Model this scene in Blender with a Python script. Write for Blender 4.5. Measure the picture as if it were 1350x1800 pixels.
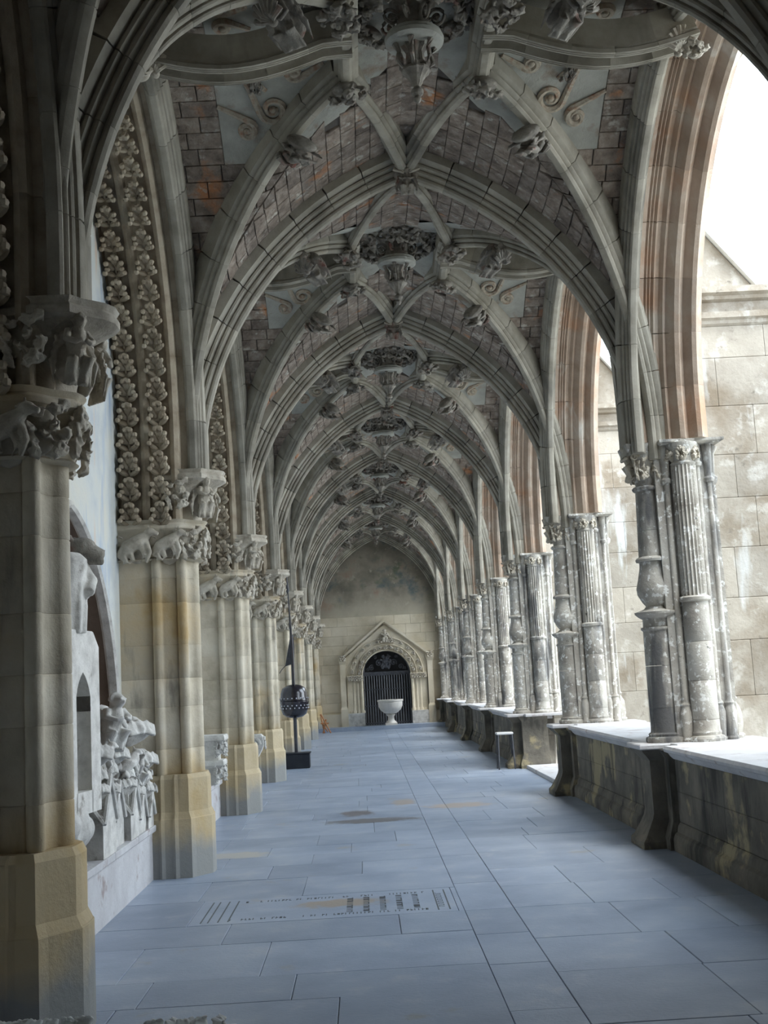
import bpy, math, random
from mathutils import Vector, Matrix
from math import sin, cos, pi, sqrt, radians, atan2

for o in list(bpy.data.objects): bpy.data.objects.remove(o)
SC = bpy.context.scene
COL = SC.collection
# ------------------------------------------------------------------ camera
cd = bpy.data.cameras.new('camera'); cam = bpy.data.objects.new('camera', cd); COL.objects.link(cam); SC.camera = cam
YAW, PITCH, ROLL, FPX = .0246, .140, -.054, 2100.4
F_ = Vector((sin(YAW)*cos(PITCH), cos(YAW)*cos(PITCH), sin(PITCH)))
X0 = Vector((cos(YAW), -sin(YAW), 0)); U0 = X0.cross(F_)
XR = X0*cos(ROLL)+U0*sin(ROLL); UR = -X0*sin(ROLL)+U0*cos(ROLL)
m = Matrix((XR, UR, -F_)).transposed().to_4x4(); m.translation = Vector((0, 0, 1.6)); cam.matrix_world = m
cd.sensor_fit = 'VERTICAL'; cd.sensor_height = 36; cd.lens = FPX/1800*36; cd.clip_end = 300
# ------------------------------------------------------------------ light
w = bpy.data.worlds.new('overcast'); SC.world = w; w.use_nodes = True
nt = w.node_tree; bg = nt.nodes['Background']
tc = nt.nodes.new('ShaderNodeTexCoord'); sep = nt.nodes.new('ShaderNodeSeparateXYZ'); rmp = nt.nodes.new('ShaderNodeValToRGB')
nt.links.new(tc.outputs['Generated'], sep.inputs[0]); nt.links.new(sep.outputs['Z'], rmp.inputs[0]); nt.links.new(rmp.outputs[0], bg.inputs[0])
rmp.color_ramp.elements[0].position = 0; rmp.color_ramp.elements[0].color = (.86, .93, 1, 1)
rmp.color_ramp.elements[1].position = 1; rmp.color_ramp.elements[1].color = (.72, .86, 1, 1)
bg.inputs[1].default_value = 5.0
SC.view_settings.view_transform = 'Standard'; SC.view_settings.look = 'None'
SC.view_settings.gamma = 1; SC.view_settings.use_curve_mapping = False
SC.view_settings.exposure = 0.62
SC.cycles.max_bounces = 10; SC.cycles.diffuse_bounces = 7; SC.cycles.glossy_bounces = 3
SC.cycles.use_fast_gi = False
sd = bpy.data.lights.new('veiled_sun', 'SUN'); sd.energy = 2.0; sd.angle = radians(25); sd.color = (1, .95, .86)
so = bpy.data.objects.new('veiled_sun', sd); COL.objects.link(so)
so.rotation_euler = Vector((.45, -.55, 1.35)).to_track_quat('Z', 'Y').to_euler()

R_ = random.Random(7)
L, Y0 = 4.941, 6.1305
XC = .66
def yk(k): return Y0+L*k
ORD = ['nearest', 'second', 'third', 'fourth', 'fifth', 'sixth', 'seventh', 'eighth', 'ninth']
# ------------------------------------------------------------------ materials
def mat(name, cols, scale=3, rough=.85, bump=.3, bscale=25, rnd=.12, zband=None, spec=.3, metal=0, patch=None, drips=None, stain=None, detail=6, voro=0):
    m = bpy.data.materials.new(name); m.use_nodes = True; n = m.node_tree.nodes; l = m.node_tree.links
    b = n['Principled BSDF']; b.inputs['Roughness'].default_value = rough; b.inputs['Metallic'].default_value = metal
    b.inputs['Specular IOR Level'].default_value = spec
    g = n.new('ShaderNodeNewGeometry')
    def noise(sc, det=6, stretch=None, rg=.6):
        t = n.new('ShaderNodeTexNoise'); t.inputs['Scale'].default_value = sc; t.inputs['Detail'].default_value = det; t.inputs['Roughness'].default_value = rg
        if stretch:
            mp = n.new('ShaderNodeMapping'); mp.inputs['Scale'].default_value = stretch; l.new(g.outputs['Position'], mp.inputs[0]); l.new(mp.outputs[0], t.inputs['Vector'])
        else: l.new(g.outputs['Position'], t.inputs['Vector'])
        return t.outputs[0]
    def mix(f, a, c, blend='MIX'):
        x = n.new('ShaderNodeMix'); x.data_type = 'RGBA'; x.blend_type = blend
        if isinstance(f, (int, float)): x.inputs[0].default_value = f
        else: l.new(f, x.inputs[0])
        for i, v in ((6, a), (7, c)):
            if isinstance(v, tuple): x.inputs[i].default_value = (*v[:3], 1)
            else: l.new(v, x.inputs[i])
        return x.outputs[2]
    def mr(v, a, b_, c=0, d=1):
        x = n.new('ShaderNodeMapRange'); l.new(v, x.inputs[0])
        for i, q in enumerate((a, b_, c, d)): x.inputs[i+1].default_value = q
        x.clamp = True; return x.outputs[0]
    rp = n.new('ShaderNodeValToRGB'); cr = rp.color_ramp
    k = len(cols)
    while len(cr.elements) < k: cr.elements.new(.5)
    for i, c in enumerate(cols):
        cr.elements[i].position = .30+.40*i/max(1, k-1); cr.elements[i].color = (*c, 1)
    l.new(noise(scale, detail), rp.inputs[0]); col = rp.outputs[0]
    if patch:   # (colour, scale, lo, hi)
        for (pc, ps, lo, hi) in patch: col = mix(mr(noise(ps, 5), lo, hi), col, pc)
    if drips:
        for (pc, ps, lo, hi) in drips: col = mix(mr(noise(ps, 4, (1, 1, .22)), lo, hi), col, pc)
    if zband:   # (z0,z1,colour)
        sp = n.new('ShaderNodeSeparateXYZ'); l.new(g.outputs['Position'], sp.inputs[0])
        ad = n.new('ShaderNodeMath'); ad.operation = 'MULTIPLY_ADD'; l.new(noise(2.5, 3), ad.inputs[0]); ad.inputs[1].default_value = .5; l.new(sp.outputs['Z'], ad.inputs[2])
        for (za, zb, zc, amt) in zband: col = mix(mr(ad.outputs[0], za+.25, zb+.25, amt, 0), col, zc)
    if stain:
        for (cx, cy, rx, ry, sc_) in stain:
            mp = n.new('ShaderNodeMapping'); mp.vector_type = 'POINT'; mp.inputs['Location'].default_value = (-cx/rx, -cy/ry, 0); mp.inputs['Scale'].default_value = (1/rx, 1/ry, 0)
            l.new(g.outputs['Position'], mp.inputs[0]); ln = n.new('ShaderNodeVectorMath'); ln.operation = 'LENGTH'; l.new(mp.outputs[0], ln.inputs[0])
            ad = n.new('ShaderNodeMath'); ad.operation = 'MULTIPLY_ADD'; l.new(noise(7, 4), ad.inputs[0]); ad.inputs[1].default_value = 1.3; l.new(ln.outputs['Value'], ad.inputs[2])
            col = mix(mr(ad.outputs[0], 1.2, 1.5, .75, 0), col, sc_)
    if rnd:
        oi = n.new('ShaderNodeObjectInfo')
        col = mix(1.0, col, mix(mr(oi.outputs['Random'], 0, 1), (1-rnd,)*3, (1+rnd, 1+rnd*.9, 1+rnd*.75)), 'MULTIPLY')
    l.new(col, b.inputs['Base Color'])
    if bump:
        bp = n.new('ShaderNodeBump'); bp.inputs['Strength'].default_value = bump; bp.inputs['Distance'].default_value = .02
        src = noise(bscale, 8, rg=.65)
        if voro:
            vo = n.new('ShaderNodeTexVoronoi'); vo.inputs['Scale'].default_value = voro; l.new(g.outputs['Position'], vo.inputs['Vector'])
            ad = n.new('ShaderNodeMath'); l.new(src, ad.inputs[0]); l.new(vo.outputs[0], ad.inputs[1]); src = ad.outputs[0]
        l.new(src, bp.inputs['Height']); l.new(bp.outputs[0], b.inputs['Normal'])
    return m
M = {}
M['pier'] = mat('pier_limestone', [(.38,.335,.25), (.54,.49,.39), (.64,.60,.51)], 2.2, patch=[((.45,.33,.17), 1.1, .50, .68)], drips=[((.22,.20,.17), 5, .60, .75)],
                zband=[(.75, 1.25, (.50,.38,.20), .55), (.20, .42, (.27,.28,.28), .92)], bump=.35, rnd=.10)
M['carve'] = mat('carved_limestone', [(.30,.27,.22), (.46,.42,.35), (.58,.55,.48)], 9, bump=.5, bscale=45, rnd=.06)
M['leaf'] = mat('archivolt_limestone', [(.27,.22,.16), (.40,.34,.26), (.47,.42,.33)], 5, bump=.4, rnd=.10)
M['rib'] = mat('rib_limestone', [(.20,.185,.15), (.31,.29,.245), (.40,.38,.325)], 2.6, bump=.25, rnd=.14, drips=[((.17,.16,.14), 2.2, .60, .75)])
M['brick'] = mat('vault_brick', [(.13,.105,.09), (.24,.20,.17), (.36,.32,.28)], 7, bump=1.0, bscale=22, rnd=.22, patch=[((.42,.20,.10), 2.3, .60, .70), ((.44,.42,.38), 9, .58, .68)], voro=14)
M['mortar'] = mat('vault_mortar', [(.07,.06,.055), (.12,.11,.10)], 6, bump=.4, rnd=0)
M['plaster'] = mat('vault_plaster', [(.28,.28,.25), (.42,.42,.38)], 4, bump=.5, rnd=0, patch=[((.25,.19,.14), 3.5, .58, .72)])
M['scroll'] = mat('painted_relief', [(.26,.20,.15), (.42,.38,.31), (.30,.16,.10)], 12, bump=.5, bscale=40, rnd=.1)
M['boss'] = mat('boss_stone', [(.12,.11,.10), (.26,.24,.21), (.38,.36,.32)], 8, bump=.7, bscale=40, rnd=.1, patch=[((.20,.09,.07), 4, .58, .7)])
M['arcade'] = mat('arcade_sandstone', [(.32,.24,.18), (.43,.34,.27), (.50,.44,.37)], 2.0, bump=.4, rnd=.12, patch=[((.42,.26,.17), 1.6, .54, .72)], drips=[((.60,.57,.52), 3, .60, .72)])
M['pillar'] = mat('weathered_pillar', [(.26,.24,.21), (.42,.40,.36), (.52,.51,.47)], 3.0, bump=.5, bscale=30, rnd=.08,
                  drips=[((.14,.14,.14), 3.5, .54, .66)], patch=[((.74,.75,.73), 16, .56, .62), ((.10,.10,.09), 11, .66, .72)])
M['parapet'] = mat('parapet_stone', [(.08,.075,.065), (.14,.13,.11), (.21,.19,.155)], 2.5, bump=.7, bscale=18, rnd=.10, patch=[((.33,.285,.18), 2.0, .55, .62)], drips=[((.05,.05,.045), 3.3, .54, .66)])
M['coping'] = mat('coping_stone', [(.48,.47,.48), (.60,.60,.61)], 4, bump=.4, rnd=.05, rough=.6, patch=[((.34,.28,.27), 5, .60, .7)])
M['floor'] = mat('floor_slate', [(.22,.27,.36), (.28,.335,.43), (.34,.395,.48)], 1.6, bump=.18, bscale=35, rnd=.10, rough=.40, spec=.5, patch=[((.36,.40,.46), 3.2, .58, .72), ((.30,.28,.24), 1.3, .64, .74)],
                 stain=[(-.16, 15.1, .30, .42, (.13,.10,.085)), (.03, 14.25, .72, .30, (.12,.10,.085)), (.45, 16.15, .22, .5, (.36,.29,.23)), (1.1, 15.4, .55, .40, (.40,.32,.25)), (-.25, 9.1, .42, .20, (.32,.25,.17)), (-1.3, 11.95, .45, .3, (.45,.42,.36))])
M['joint'] = mat('floor_joint', [(.12,.135,.16), (.17,.19,.22)], 6, bump=.2, rnd=0, rough=.8)
M['fresco'] = mat('faded_fresco', [(.42,.46,.50), (.56,.58,.56), (.62,.60,.52)], 1.6, bump=.2, rnd=0, drips=[((.34,.42,.54), 3, .52, .66), ((.62,.50,.40), 4, .60, .7)])
M['endwall'] = mat('end_wall_stone', [(.46,.40,.29), (.58,.52,.40), (.66,.60,.49)], 1.4, bump=.25, rnd=.08)
M['endfresco'] = mat('end_fresco', [(.13,.12,.095), (.24,.215,.17), (.34,.31,.25)], 1.1, bump=.15, rnd=0, patch=[((.24,.13,.09), 1.1, .57, .72), ((.09,.12,.125), 1.4, .54, .68), ((.12,.14,.09), 1.9, .58, .7), ((.40,.37,.30), 4, .60, .75)], zband=[(3.5, 4.7, (.50,.45,.35), .9)])
M['buttress'] = mat('buttress_ashlar', [(.29,.265,.225), (.39,.36,.31), (.46,.43,.38)], 1.6, bump=.4, bscale=20, rnd=.12, patch=[((.24,.20,.15), 1.5, .47, .66), ((.52,.50,.46), 5, .56, .70), ((.20,.18,.15), 9, .62, .74)], drips=[((.62,.64,.64), 3, .60, .70)])
M['marble'] = mat('font_marble', [(.58,.55,.50), (.70,.67,.62)], 5, bump=.1, rnd=0, rough=.5)
M['iron'] = mat('dark_iron', [(.03,.032,.04), (.07,.075,.09)], 10, bump=.2, rnd=0, rough=.45, spec=.5)
M['barrel'] = mat('glossy_dark_metal', [(.010,.010,.016), (.02,.017,.026)], 6, bump=.05, rnd=0, rough=.22, spec=.8)
M['rivet'] = mat('pale_rivet', [(.55,.55,.62), (.7,.7,.75)], 6, bump=0, rnd=0, rough=.3)
M['box'] = mat('black_box', [(.02,.025,.035), (.035,.04,.05)], 5, bump=.1, rnd=0, rough=.6)
M['wood'] = mat('orange_wood', [(.38,.15,.05), (.50,.22,.09)], 8, bump=.1, rnd=0, rough=.5)
M['frag'] = mat('loose_carved_stone', [(.40,.39,.37), (.58,.57,.54), (.70,.69,.66)], 7, bump=.4, bscale=40, rnd=.08, patch=[((.25,.23,.20), 5, .62, .72)])
M['ground'] = mat('courtyard_gravel', [(.50,.50,.46), (.62,.61,.56)], 2, bump=.3, rnd=0)
M['seat'] = mat('white_seat', [(.6,.6,.6), (.7,.7,.7)], 3, bump=0, rnd=0, rough=.4)
M['dark'] = mat('unlit_room_shade', [(.03,.03,.035), (.05,.05,.05)], 3, bump=0, rnd=0)
M['ink'] = mat('engraved_groove', [(.10,.11,.12), (.15,.16,.17)], 20, bump=0, rnd=0)
M['bars'] = mat('gate_bar_iron', [(.13,.14,.16), (.20,.21,.23)], 8, bump=.1, rnd=.1, rough=.5)
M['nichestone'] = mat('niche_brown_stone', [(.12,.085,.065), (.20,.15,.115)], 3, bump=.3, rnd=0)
M['white'] = mat('bright_weathered_stone', [(.72,.74,.74), (.85,.86,.86)], 7, bump=.3, rnd=0)
# ------------------------------------------------------------------ mesh helpers
class G:
    def __init__(s): s.v = []; s.f = []
    def add(s, vs, fs):
        n = len(s.v); s.v += [tuple(p) for p in vs]; s.f += [tuple(i+n for i in f) for f in fs]; return s
    def box(s, x0, x1, y0, y1, z0, z1, bev=0):
        if bev <= 0:
            return s.add([(x, y, z) for z in (z0, z1) for (x, y) in ((x0,y0),(x1,y0),(x1,y1),(x0,y1))], [(3,2,1,0),(4,5,6,7),(0,1,5,4),(1,2,6,5),(2,3,7,6),(3,0,4,7)])
        return s.prism([(x0,y0),(x1,y0),(x1,y1),(x0,y1)], z0, z1, bev)
    def prism(s, poly, z0, z1, bev=.006):
        cx = sum(p[0] for p in poly)/len(poly); cy = sum(p[1] for p in poly)/len(poly)
        def sh(d):
            out = []
            for x, y in poly:
                r = max(1e-4, math.hypot(x-cx, y-cy)); q = max(0, 1-d/r); out.append((cx+(x-cx)*q, cy+(y-cy)*q))
            return out
        return s.loft([(sh(bev*1.3), z0), (poly, z0+bev), (poly, z1-bev), (sh(bev*1.3), z1)])
    def loft(s, rings):
        n = len(rings[0][0]); vs = []; fs = []
        for poly, z in rings: vs += [(x, y, z) for x, y in poly]
        for i in range(len(rings)-1):
            for j in range(n):
                a, b = i*n+j, i*n+(j+1) % n; fs.append((a, b, b+n, a+n))
        fs.append(tuple(range(n-1, -1, -1))); fs.append(tuple(range((len(rings)-1)*n, len(rings)*n)))
        return s.add(vs, fs)
    def lathe(s, prof, c=(0, 0, 0), n=20, flute=0, fl=0.0):
        vs = []; fs = []; k = len(prof)
        for r, z in prof:
            for j in range(n):
                a = 2*pi*j/n; rr = r
                if flute and j % 2: rr = r*(1-fl)
                vs.append((c[0]+rr*cos(a), c[1]+rr*sin(a), c[2]+z))
        for i in range(k-1):
            for j in range(n):
                a, b = i*n+j, i*n+(j+1) % n; fs.append((a, b, b+n, a+n))
        fs.append(tuple(range(n-1, -1, -1))); fs.append(tuple(range((k-1)*n, k*n)))
        return s.add(vs, fs)
    def ball(s, c, r, n=8, m_=6, rot=None):
        if not isinstance(r, (tuple, list)): r = (r, r, r)
        vs = []; fs = []
        for i in range(1, m_):
            t = pi*i/m_
            for j in range(n):
                a = 2*pi*j/n; vs.append(Vector((r[0]*sin(t)*cos(a), r[1]*sin(t)*sin(a), r[2]*cos(t))))
        vs += [Vector((0, 0, r[2])), Vector((0, 0, -r[2]))]; T = len(vs)-2; B = T+1
        for i in range(m_-2):
            for j in range(n):
                a, b = i*n+j, i*n+(j+1) % n; fs.append((a, a+n, b+n, b))
        for j in range(n):
            fs.append((T, j, (j+1) % n)); q = (m_-2)*n; fs.append((B, q+(j+1) % n, q+j))
        if rot is not None: vs = [rot @ p for p in vs]
        return s.add([p+Vector(c) for p in vs], fs)
    def tube(s, pts, r, n=6):
        pts = [Vector(p) for p in pts]; k = len(pts)
        if not isinstance(r, (list, tuple)): r = [r]*k
        vs = []; fs = []
        for i, p in enumerate(pts):
            t = (pts[min(i+1, k-1)]-pts[max(i-1, 0)]).normalized()
            a = Vector((0, 0, 1)) if abs(t.z) < .9 else Vector((1, 0, 0))
            u = t.cross(a).normalized(); v = t.cross(u)
            for j in range(n):
                q = 2*pi*j/n; vs.append(p+u*cos(q)*r[i]+v*sin(q)*r[i])
        for i in range(k-1):
            for j in range(n):
                a, b = i*n+j, i*n+(j+1) % n; fs.append((a, b, b+n, a+n))
        fs.append(tuple(range(n-1, -1, -1))); fs.append(tuple(range((k-1)*n, k*n)))
        return s.add(vs, fs)
    def xf(s, M_): s.v = [tuple(M_ @ Vector(p)) for p in s.v]; return s
    def join(s, o): return s.add(o.v, o.f)
    def mesh(s, name, mt, smooth=False):
        me = bpy.data.meshes.new(name); me.from_pydata(s.v, [], s.f); me.materials.append(M[mt] if isinstance(mt, str) else mt)
        if smooth:
            me.polygons.foreach_set('use_smooth', [True]*len(me.polygons))
            try: me.set_sharp_from_angle(angle=radians(smooth if smooth is not True else 40))
            except Exception: pass
        me.update(); return me
def obj(name, me, parent=None, loc=(0, 0, 0), rot=(0, 0, 0), scale=(1, 1, 1), label=None, cat=None, group=None, kind=None):
    o = bpy.data.objects.new(name, me); COL.objects.link(o); o.location = loc; o.rotation_euler = rot; o.scale = scale
    if parent: o.parent = parent
    for a, b in (('label', label), ('category', cat), ('group', group), ('kind', kind)):
        if b: o[a] = b
    return o
def tree(o, parent=None, **kw):
    c = o.copy(); COL.objects.link(c); c.parent = parent
    for a, b in kw.items():
        if a == 'loc': c.location = b
        elif a == 'rot': c.rotation_euler = b
        elif a == 'scale': c.scale = b
        else: c[a] = b
    for ch in o.children: tree(ch, c)
    return c
def remesh(g, name, mt, vox=.01, dec=1.0):
    me = g.mesh('tmp', mt); o = bpy.data.objects.new('tmp', me); COL.objects.link(o)
    md = o.modifiers.new('r', 'REMESH'); md.mode = 'VOXEL'; md.voxel_size = vox
    s_ = o.modifiers.new('s', 'SMOOTH'); s_.iterations = 2; s_.factor = .5
    if dec < 1: d = o.modifiers.new('d', 'DECIMATE'); d.ratio = dec
    dg = bpy.context.evaluated_depsgraph_get(); dg.update()
    r = bpy.data.meshes.new_from_object(o.evaluated_get(dg)); r.name = name
    bpy.data.objects.remove(o); bpy.data.meshes.remove(me)
    r.materials.clear(); r.materials.append(M[mt]); r.polygons.foreach_set('use_smooth', [True]*len(r.polygons)); return r
# pointed arc: horizontal coordinate / height, from springing to crown
def parc(hw, z0, R, off=0, n=14, zs=None):
    th = math.acos(min(1, (R-hw)/(R+off))); out = []
    if zs is not None and zs < z0: out.append((hw+off, zs))
    for i in range(n+1):
        t = th*i/n; out.append((-(R-hw)+(R+off)*cos(t), z0+(R+off)*sin(t)))
    return out
def full(half): return [(-a, b) for a, b in half]+[(a, b) for a, b in reversed(half[:-1])]
def resample(pts, n):
    pts = [Vector(p) for p in pts]; d = [0]
    for a, b in zip(pts, pts[1:]): d.append(d[-1]+(b-a).length)
    out = []; j = 0
    for i in range(n+1):
        t = d[-1]*i/n
        while j < len(pts)-2 and d[j+1] < t: j += 1
        q = (t-d[j])/max(1e-9, d[j+1]-d[j]); out.append(pts[j].lerp(pts[j+1], min(1, q)))
    return out
# sweep closed profile [(a lateral, b away from the nose)] along pts; lat = lateral vector or None (from plan direction); inn = towards the void
def sweep(pts, prof, lat=None, ends=.0035, closed=True, inn=None, cen=(0, 0)):
    k = len(pts); n = len(prof); vs = []; fs = []
    ca = sum(p[0] for p in prof)/n; cb = sum(p[1] for p in prof)/n
    rings = []
    for i in range(k):
        t = (pts[min(i+1, k-1)]-pts[max(i-1, 0)]).normalized()
        if lat is None:
            h = Vector((t.x, t.y, 0))
            la = Vector((0, 0, 1)).cross(h).normalized() if h.length > 1e-4 else inn
        else: la = Vector(lat)
        nb = t.cross(la).normalized()
        if (nb.z if abs(nb.z) > .2 else nb.x*(pts[i].x-cen[0])+nb.y*(pts[i].y-cen[1])) < 0: nb = -nb
        rings.append((pts[i], t, la, nb))
    # keep normals consistent
    for i in range(k-2, -1, -1):
        p, t, la, nb = rings[i]; q = rings[i+1][3]
        if nb.dot(q) < 0: rings[i] = (p, t, la, -nb)
    def ring(p, la, nb, q):
        return [p+la*((a-ca)*q+ca)+nb*((b-cb)*q+cb) for a, b in prof]
    seq = []
    w_ = max(abs(p[0]-ca) for p in prof); q = 1-ends/max(.02, w_)
    for i, (p, t, la, nb) in enumerate(rings):
        if i == 0 and ends: seq.append(ring(p, la, nb, q)); seq.append(ring(p+t*ends, la, nb, 1))
        elif i == k-1 and ends: seq.append(ring(p-t*ends, la, nb, 1)); seq.append(ring(p, la, nb, q))
        else: seq.append(ring(p, la, nb, 1))
    for r in seq: vs += r
    for i in range(len(seq)-1):
        for j in range(n):
            a, b = i*n+j, i*n+(j+1) % n; fs.append((a, b, b+n, a+n))
    fs.append(tuple(range(n-1, -1, -1))); fs.append(tuple(range((len(seq)-1)*n, len(seq)*n)))
    return G().add(vs, fs)
def mirror(h): return h+[(-a, b) for a, b in reversed(h) if a > 1e-6]
def voussoirs(parent, pts, prof, nseg, mt, name='voussoir', lat=None, per=3, inn=None, cen=(0, 0)):
    ps = resample(pts, nseg*per); out = []
    for i in range(nseg):
        g = sweep(ps[i*per:(i+1)*per+1], prof, lat, inn=inn, cen=cen)
        out.append(obj(name, g.mesh(name, mt, 35), parent))
    return out
P_MAIN = mirror([(0, 0), (.032, .003), (.052, .022), (.054, .040), (.040, .058), (.058, .062), (.078, .078), (.080, .095), (.064, .112), (.088, .118), (.108, .128), (.112, .146), (.098, .158), (.13, .166), (.15, .178), (.175, .185), (.178, .30), (.178, .36)])
P_RIB = mirror([(0, 0), (.026, .003), (.044, .02), (.045, .034), (.032, .048), (.052, .052), (.068, .066), (.070, .080), (.056, .094), (.078, .10), (.10, .118), (.103, .30)])
P_WIDE = mirror([(0, .07), (.04, .07), (.055, .03), (.06, .0), (.075, .0), (.082, .012), (.09, .0), (.10, .0), (.107, .012), (.115, 0), (.13, .005), (.132, .035), (.11, .05), (.12, .065), (.115, .09), (.13, .28)])
P_FORM = mirror([(0, 0), (.025, .003), (.040, .018), (.040, .032), (.026, .046), (.048, .052), (.060, .064), (.060, .078), (.044, .092), (.07, .098), (.082, .112), (.080, .128), (.066, .14), (.095, .15), (.105, .165), (.108, .28)])
# vault surface
def A_(u):
    q = 11.56-(abs(u)+1.05)**2; return 3.5+sqrt(max(0, q))
def B_(v):
    q = 8.1225-(abs(v)+.35)**2; return 3.95+sqrt(max(0, q))
def surf(u, v):
    a, b = A_(u), B_(v); k = .10; mx = max(a, b)
    return mx+k*math.log(math.exp((a-mx)/k)+math.exp((b-mx)/k))-.03
def gv(v):   # |u| where A(u)=B(v)
    b = B_(v)
    if b >= A_(0): return 0.0
    return max(0, sqrt(max(0, 11.56-(b-3.5)**2))-1.05)
def gu(u):
    a = A_(u)
    if a >= B_(0): return 0.0
    return max(0, sqrt(max(0, 8.1225-(a-3.95)**2))-.35)
# ------------------------------------------------------------------ carving library
def lib():
    lb = {}
    # leaf cluster for archivolts: local z along the band, y proud (-y faces out), ~.17 tall
    g = G(); g.tube([(0, .0, -.085), (0, -.018, -.02), (0, -.03, .05)], [.012, .010, .007], 5)
    for a, ln, zz in ((-1.0, .062, -.035), (1.0, .062, -.035), (-.62, .07, .0), (.62, .07, .0), (-.25, .06, .03), (.25, .06, .03), (0, .05, .045), (-1.35, .04, .01), (1.35, .04, .01)):
        d = Vector((sin(a), -.35, cos(a))).normalized(); c = Vector((0, -.022, zz))+d*ln*.6
        g.ball(c, (.017, .013, ln*.55), 6, 5, Matrix.Rotation(a, 3, 'Y') @ Matrix.Rotation(.3, 3, 'X'))
        g.ball(Vector((0, -.03, zz))+d*ln*1.05+Vector((0, -.01, 0)), .016, 6, 4)
    lb['leaf'] = g.mesh('leaf', 'leaf', True)
    # foliage clump .26 wide .3 tall, out to -y
    for nm, seed, mt in (('foliage', 3, 'carve'), ('foliage2', 8, 'carve'), ('clump', 5, 'boss'), ('fragfol', 11, 'frag')):
        r = random.Random(seed); g = G(); g.ball((0, 0, 0), (.10, .05, .13), 10, 8)
        for i in range(26):
            a = r.uniform(-1.3, 1.3); z = r.uniform(-.14, .14); c = Vector((.12*sin(a), -.05*cos(a)-.02, z)); t = r.uniform(0, 6.28)
            g.ball(c, (.018, .016, .045), 6, 5, Matrix.Rotation(t, 3, 'Y') @ Matrix.Rotation(r.uniform(-.8, .8), 3, 'X'))
            sp = [c+Vector((cos(t+q)*.03*(1-q/7), -.02-.004*q, sin(t+q)*.03*(1-q/7))) for q in range(6)]
            g.tube(sp, [.012-.001*q for q in range(6)], 5)
        lb[nm] = remesh(g, nm, mt, .009, .6)
    g = G()
    for q in range(5):
        a = -1.2+.6*q; g.tube([(.0, .03, -.06), (.07*sin(a), -.03, -.01), (.11*sin(a), -.09, .05*cos(a)+.03), (.09*sin(a), -.12, .02*cos(a)-.02)], [.035, .036, .034, .02], 8)
    g.ball((0, -.02, .05), (.07, .06, .08), 10, 8); g.ball((0, -.10, .04), .035, 8, 6)
    lb['bulb'] = remesh(g, 'bulb', 'frag', .011, .6)
    # winged crouching figure .42 tall leaning outwards to -y
    def figure(mt, nm, beast=False, seed=1):
        r = random.Random(seed); g = G()
        if not beast:
            g.ball((0, -.10, .17), (.040, .046, .052), 12, 10)                     # head
            g.ball((0, -.147, .168), (.008, .012, .014), 6, 5); g.ball((.02, -.138, .185), .009, 6, 5); g.ball((-.02, -.138, .185), .009, 6, 5)
            for i in range(9):
                a = -1.5+3.0*i/8; g.ball((.046*sin(a), -.085, .175+.05*cos(a)), .016, 6, 5)       # hair curls
            g.tube([(0, -.085, .13), (0, -.06, .06), (0, -.045, -.06)], [.035, .062, .055], 10)   # torso
            for sx in (-1, 1):
                g.tube([(sx*.055, -.07, .11), (sx*.085, -.10, .05), (sx*.045, -.14, .03), (sx*.01, -.15, .045)], [.026, .022, .018, .014], 8)   # arms
                g.tube([(sx*.03, -.05, -.05), (sx*.055, -.11, -.06), (sx*.04, -.07, -.14), (sx*.035, -.08, -.20)], [.04, .038, .028, .02], 8)   # legs under drapery
                for q in range(4): g.tube([(sx*.06, -.03, .10-.01*q), (sx*(.11+.012*q), -.03, .08-.05*q), (sx*(.10+.008*q), -.02, -.02-.06*q)], [.02, .016, .006], 6)   # wing feathers
            for i in range(8):
                x = -.07+.02*i; g.tube([(x*.6, -.07, .0), (x, -.09, -.09), (x*1.1, -.06, -.21)], [.012, .016, .012], 5)
        else:
            g.tube([(-.13, -.03, -.10), (-.06, -.055, -.02), (.03, -.06, .02), (.09, -.06, .07)], [.045, .06, .058, .035], 10)
            g.ball((.115, -.07, .09), (.045, .036, .036), 10, 8); g.tube([(.14, -.075, .085), (.18, -.08, .07)], [.024, .017], 8)
            g.ball((.10, -.05, .135), (.01, .01, .022), 6, 5); g.ball((.125, -.095, .10), .008, 6, 5)
            for x, z in ((-.10, -.1), (-.05, -.08), (.04, -.04), (.08, -.02)): g.tube([(x, -.06, z+.03), (x+.03, -.075, z-.05), (x+.0, -.07, -.15)], [.028, .02, .014], 7)
            g.tube([(-.15, -.03, -.08), (-.19, -.04, .0), (-.14, -.05, .07), (-.10, -.05, .05)], [.016, .014, .012, .010], 6)
        g.ball((0, .03, -.02), (.12, .05, .17), 10, 8)
        return remesh(g, nm, mt, .0075, .5)
    lb['figure'] = figure('carve', 'figure'); lb['beast'] = figure('carve', 'beast', True); lb['fragfigure'] = figure('frag', 'fragfigure', seed=4); lb['fragbeast'] = figure('frag', 'fragbeast', True)
    lb['bossfigure'] = figure('boss', 'bossfigure', seed=5)
    # scroll (spiral) in xz-plane radius .07
    def spiral(R, turns=1.6, r0=.016, n=20):
        return [(R*(1-.82*i/n)*cos(2*pi*turns*i/n), -.02*sin(pi*i/n), R*(1-.82*i/n)*sin(2*pi*turns*i/n)) for i in range(n+1)], [r0*(1-.4*i/n) for i in range(n+1)]
    p, r = spiral(.08); g = G().tube(p, r, 7); g.ball((0, -.01, 0), .02, 8, 6)
    for nm, mt in (('volute', 'boss'), ('scroll', 'scroll'), ('volutec', 'carve')): lb[nm] = g.mesh(nm, mt, True)
    # scallop shell fan in xz, -y out
    g = G()
    for i in range(9):
        a = -1.25+2.5*i/8; g.tube([(0, 0, -.06), (.05*sin(a), -.03, -.06+.06*cos(a)), (.11*sin(a), -.01, -.06+.15*cos(a))], [.008, .014, .019], 6)
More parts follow.
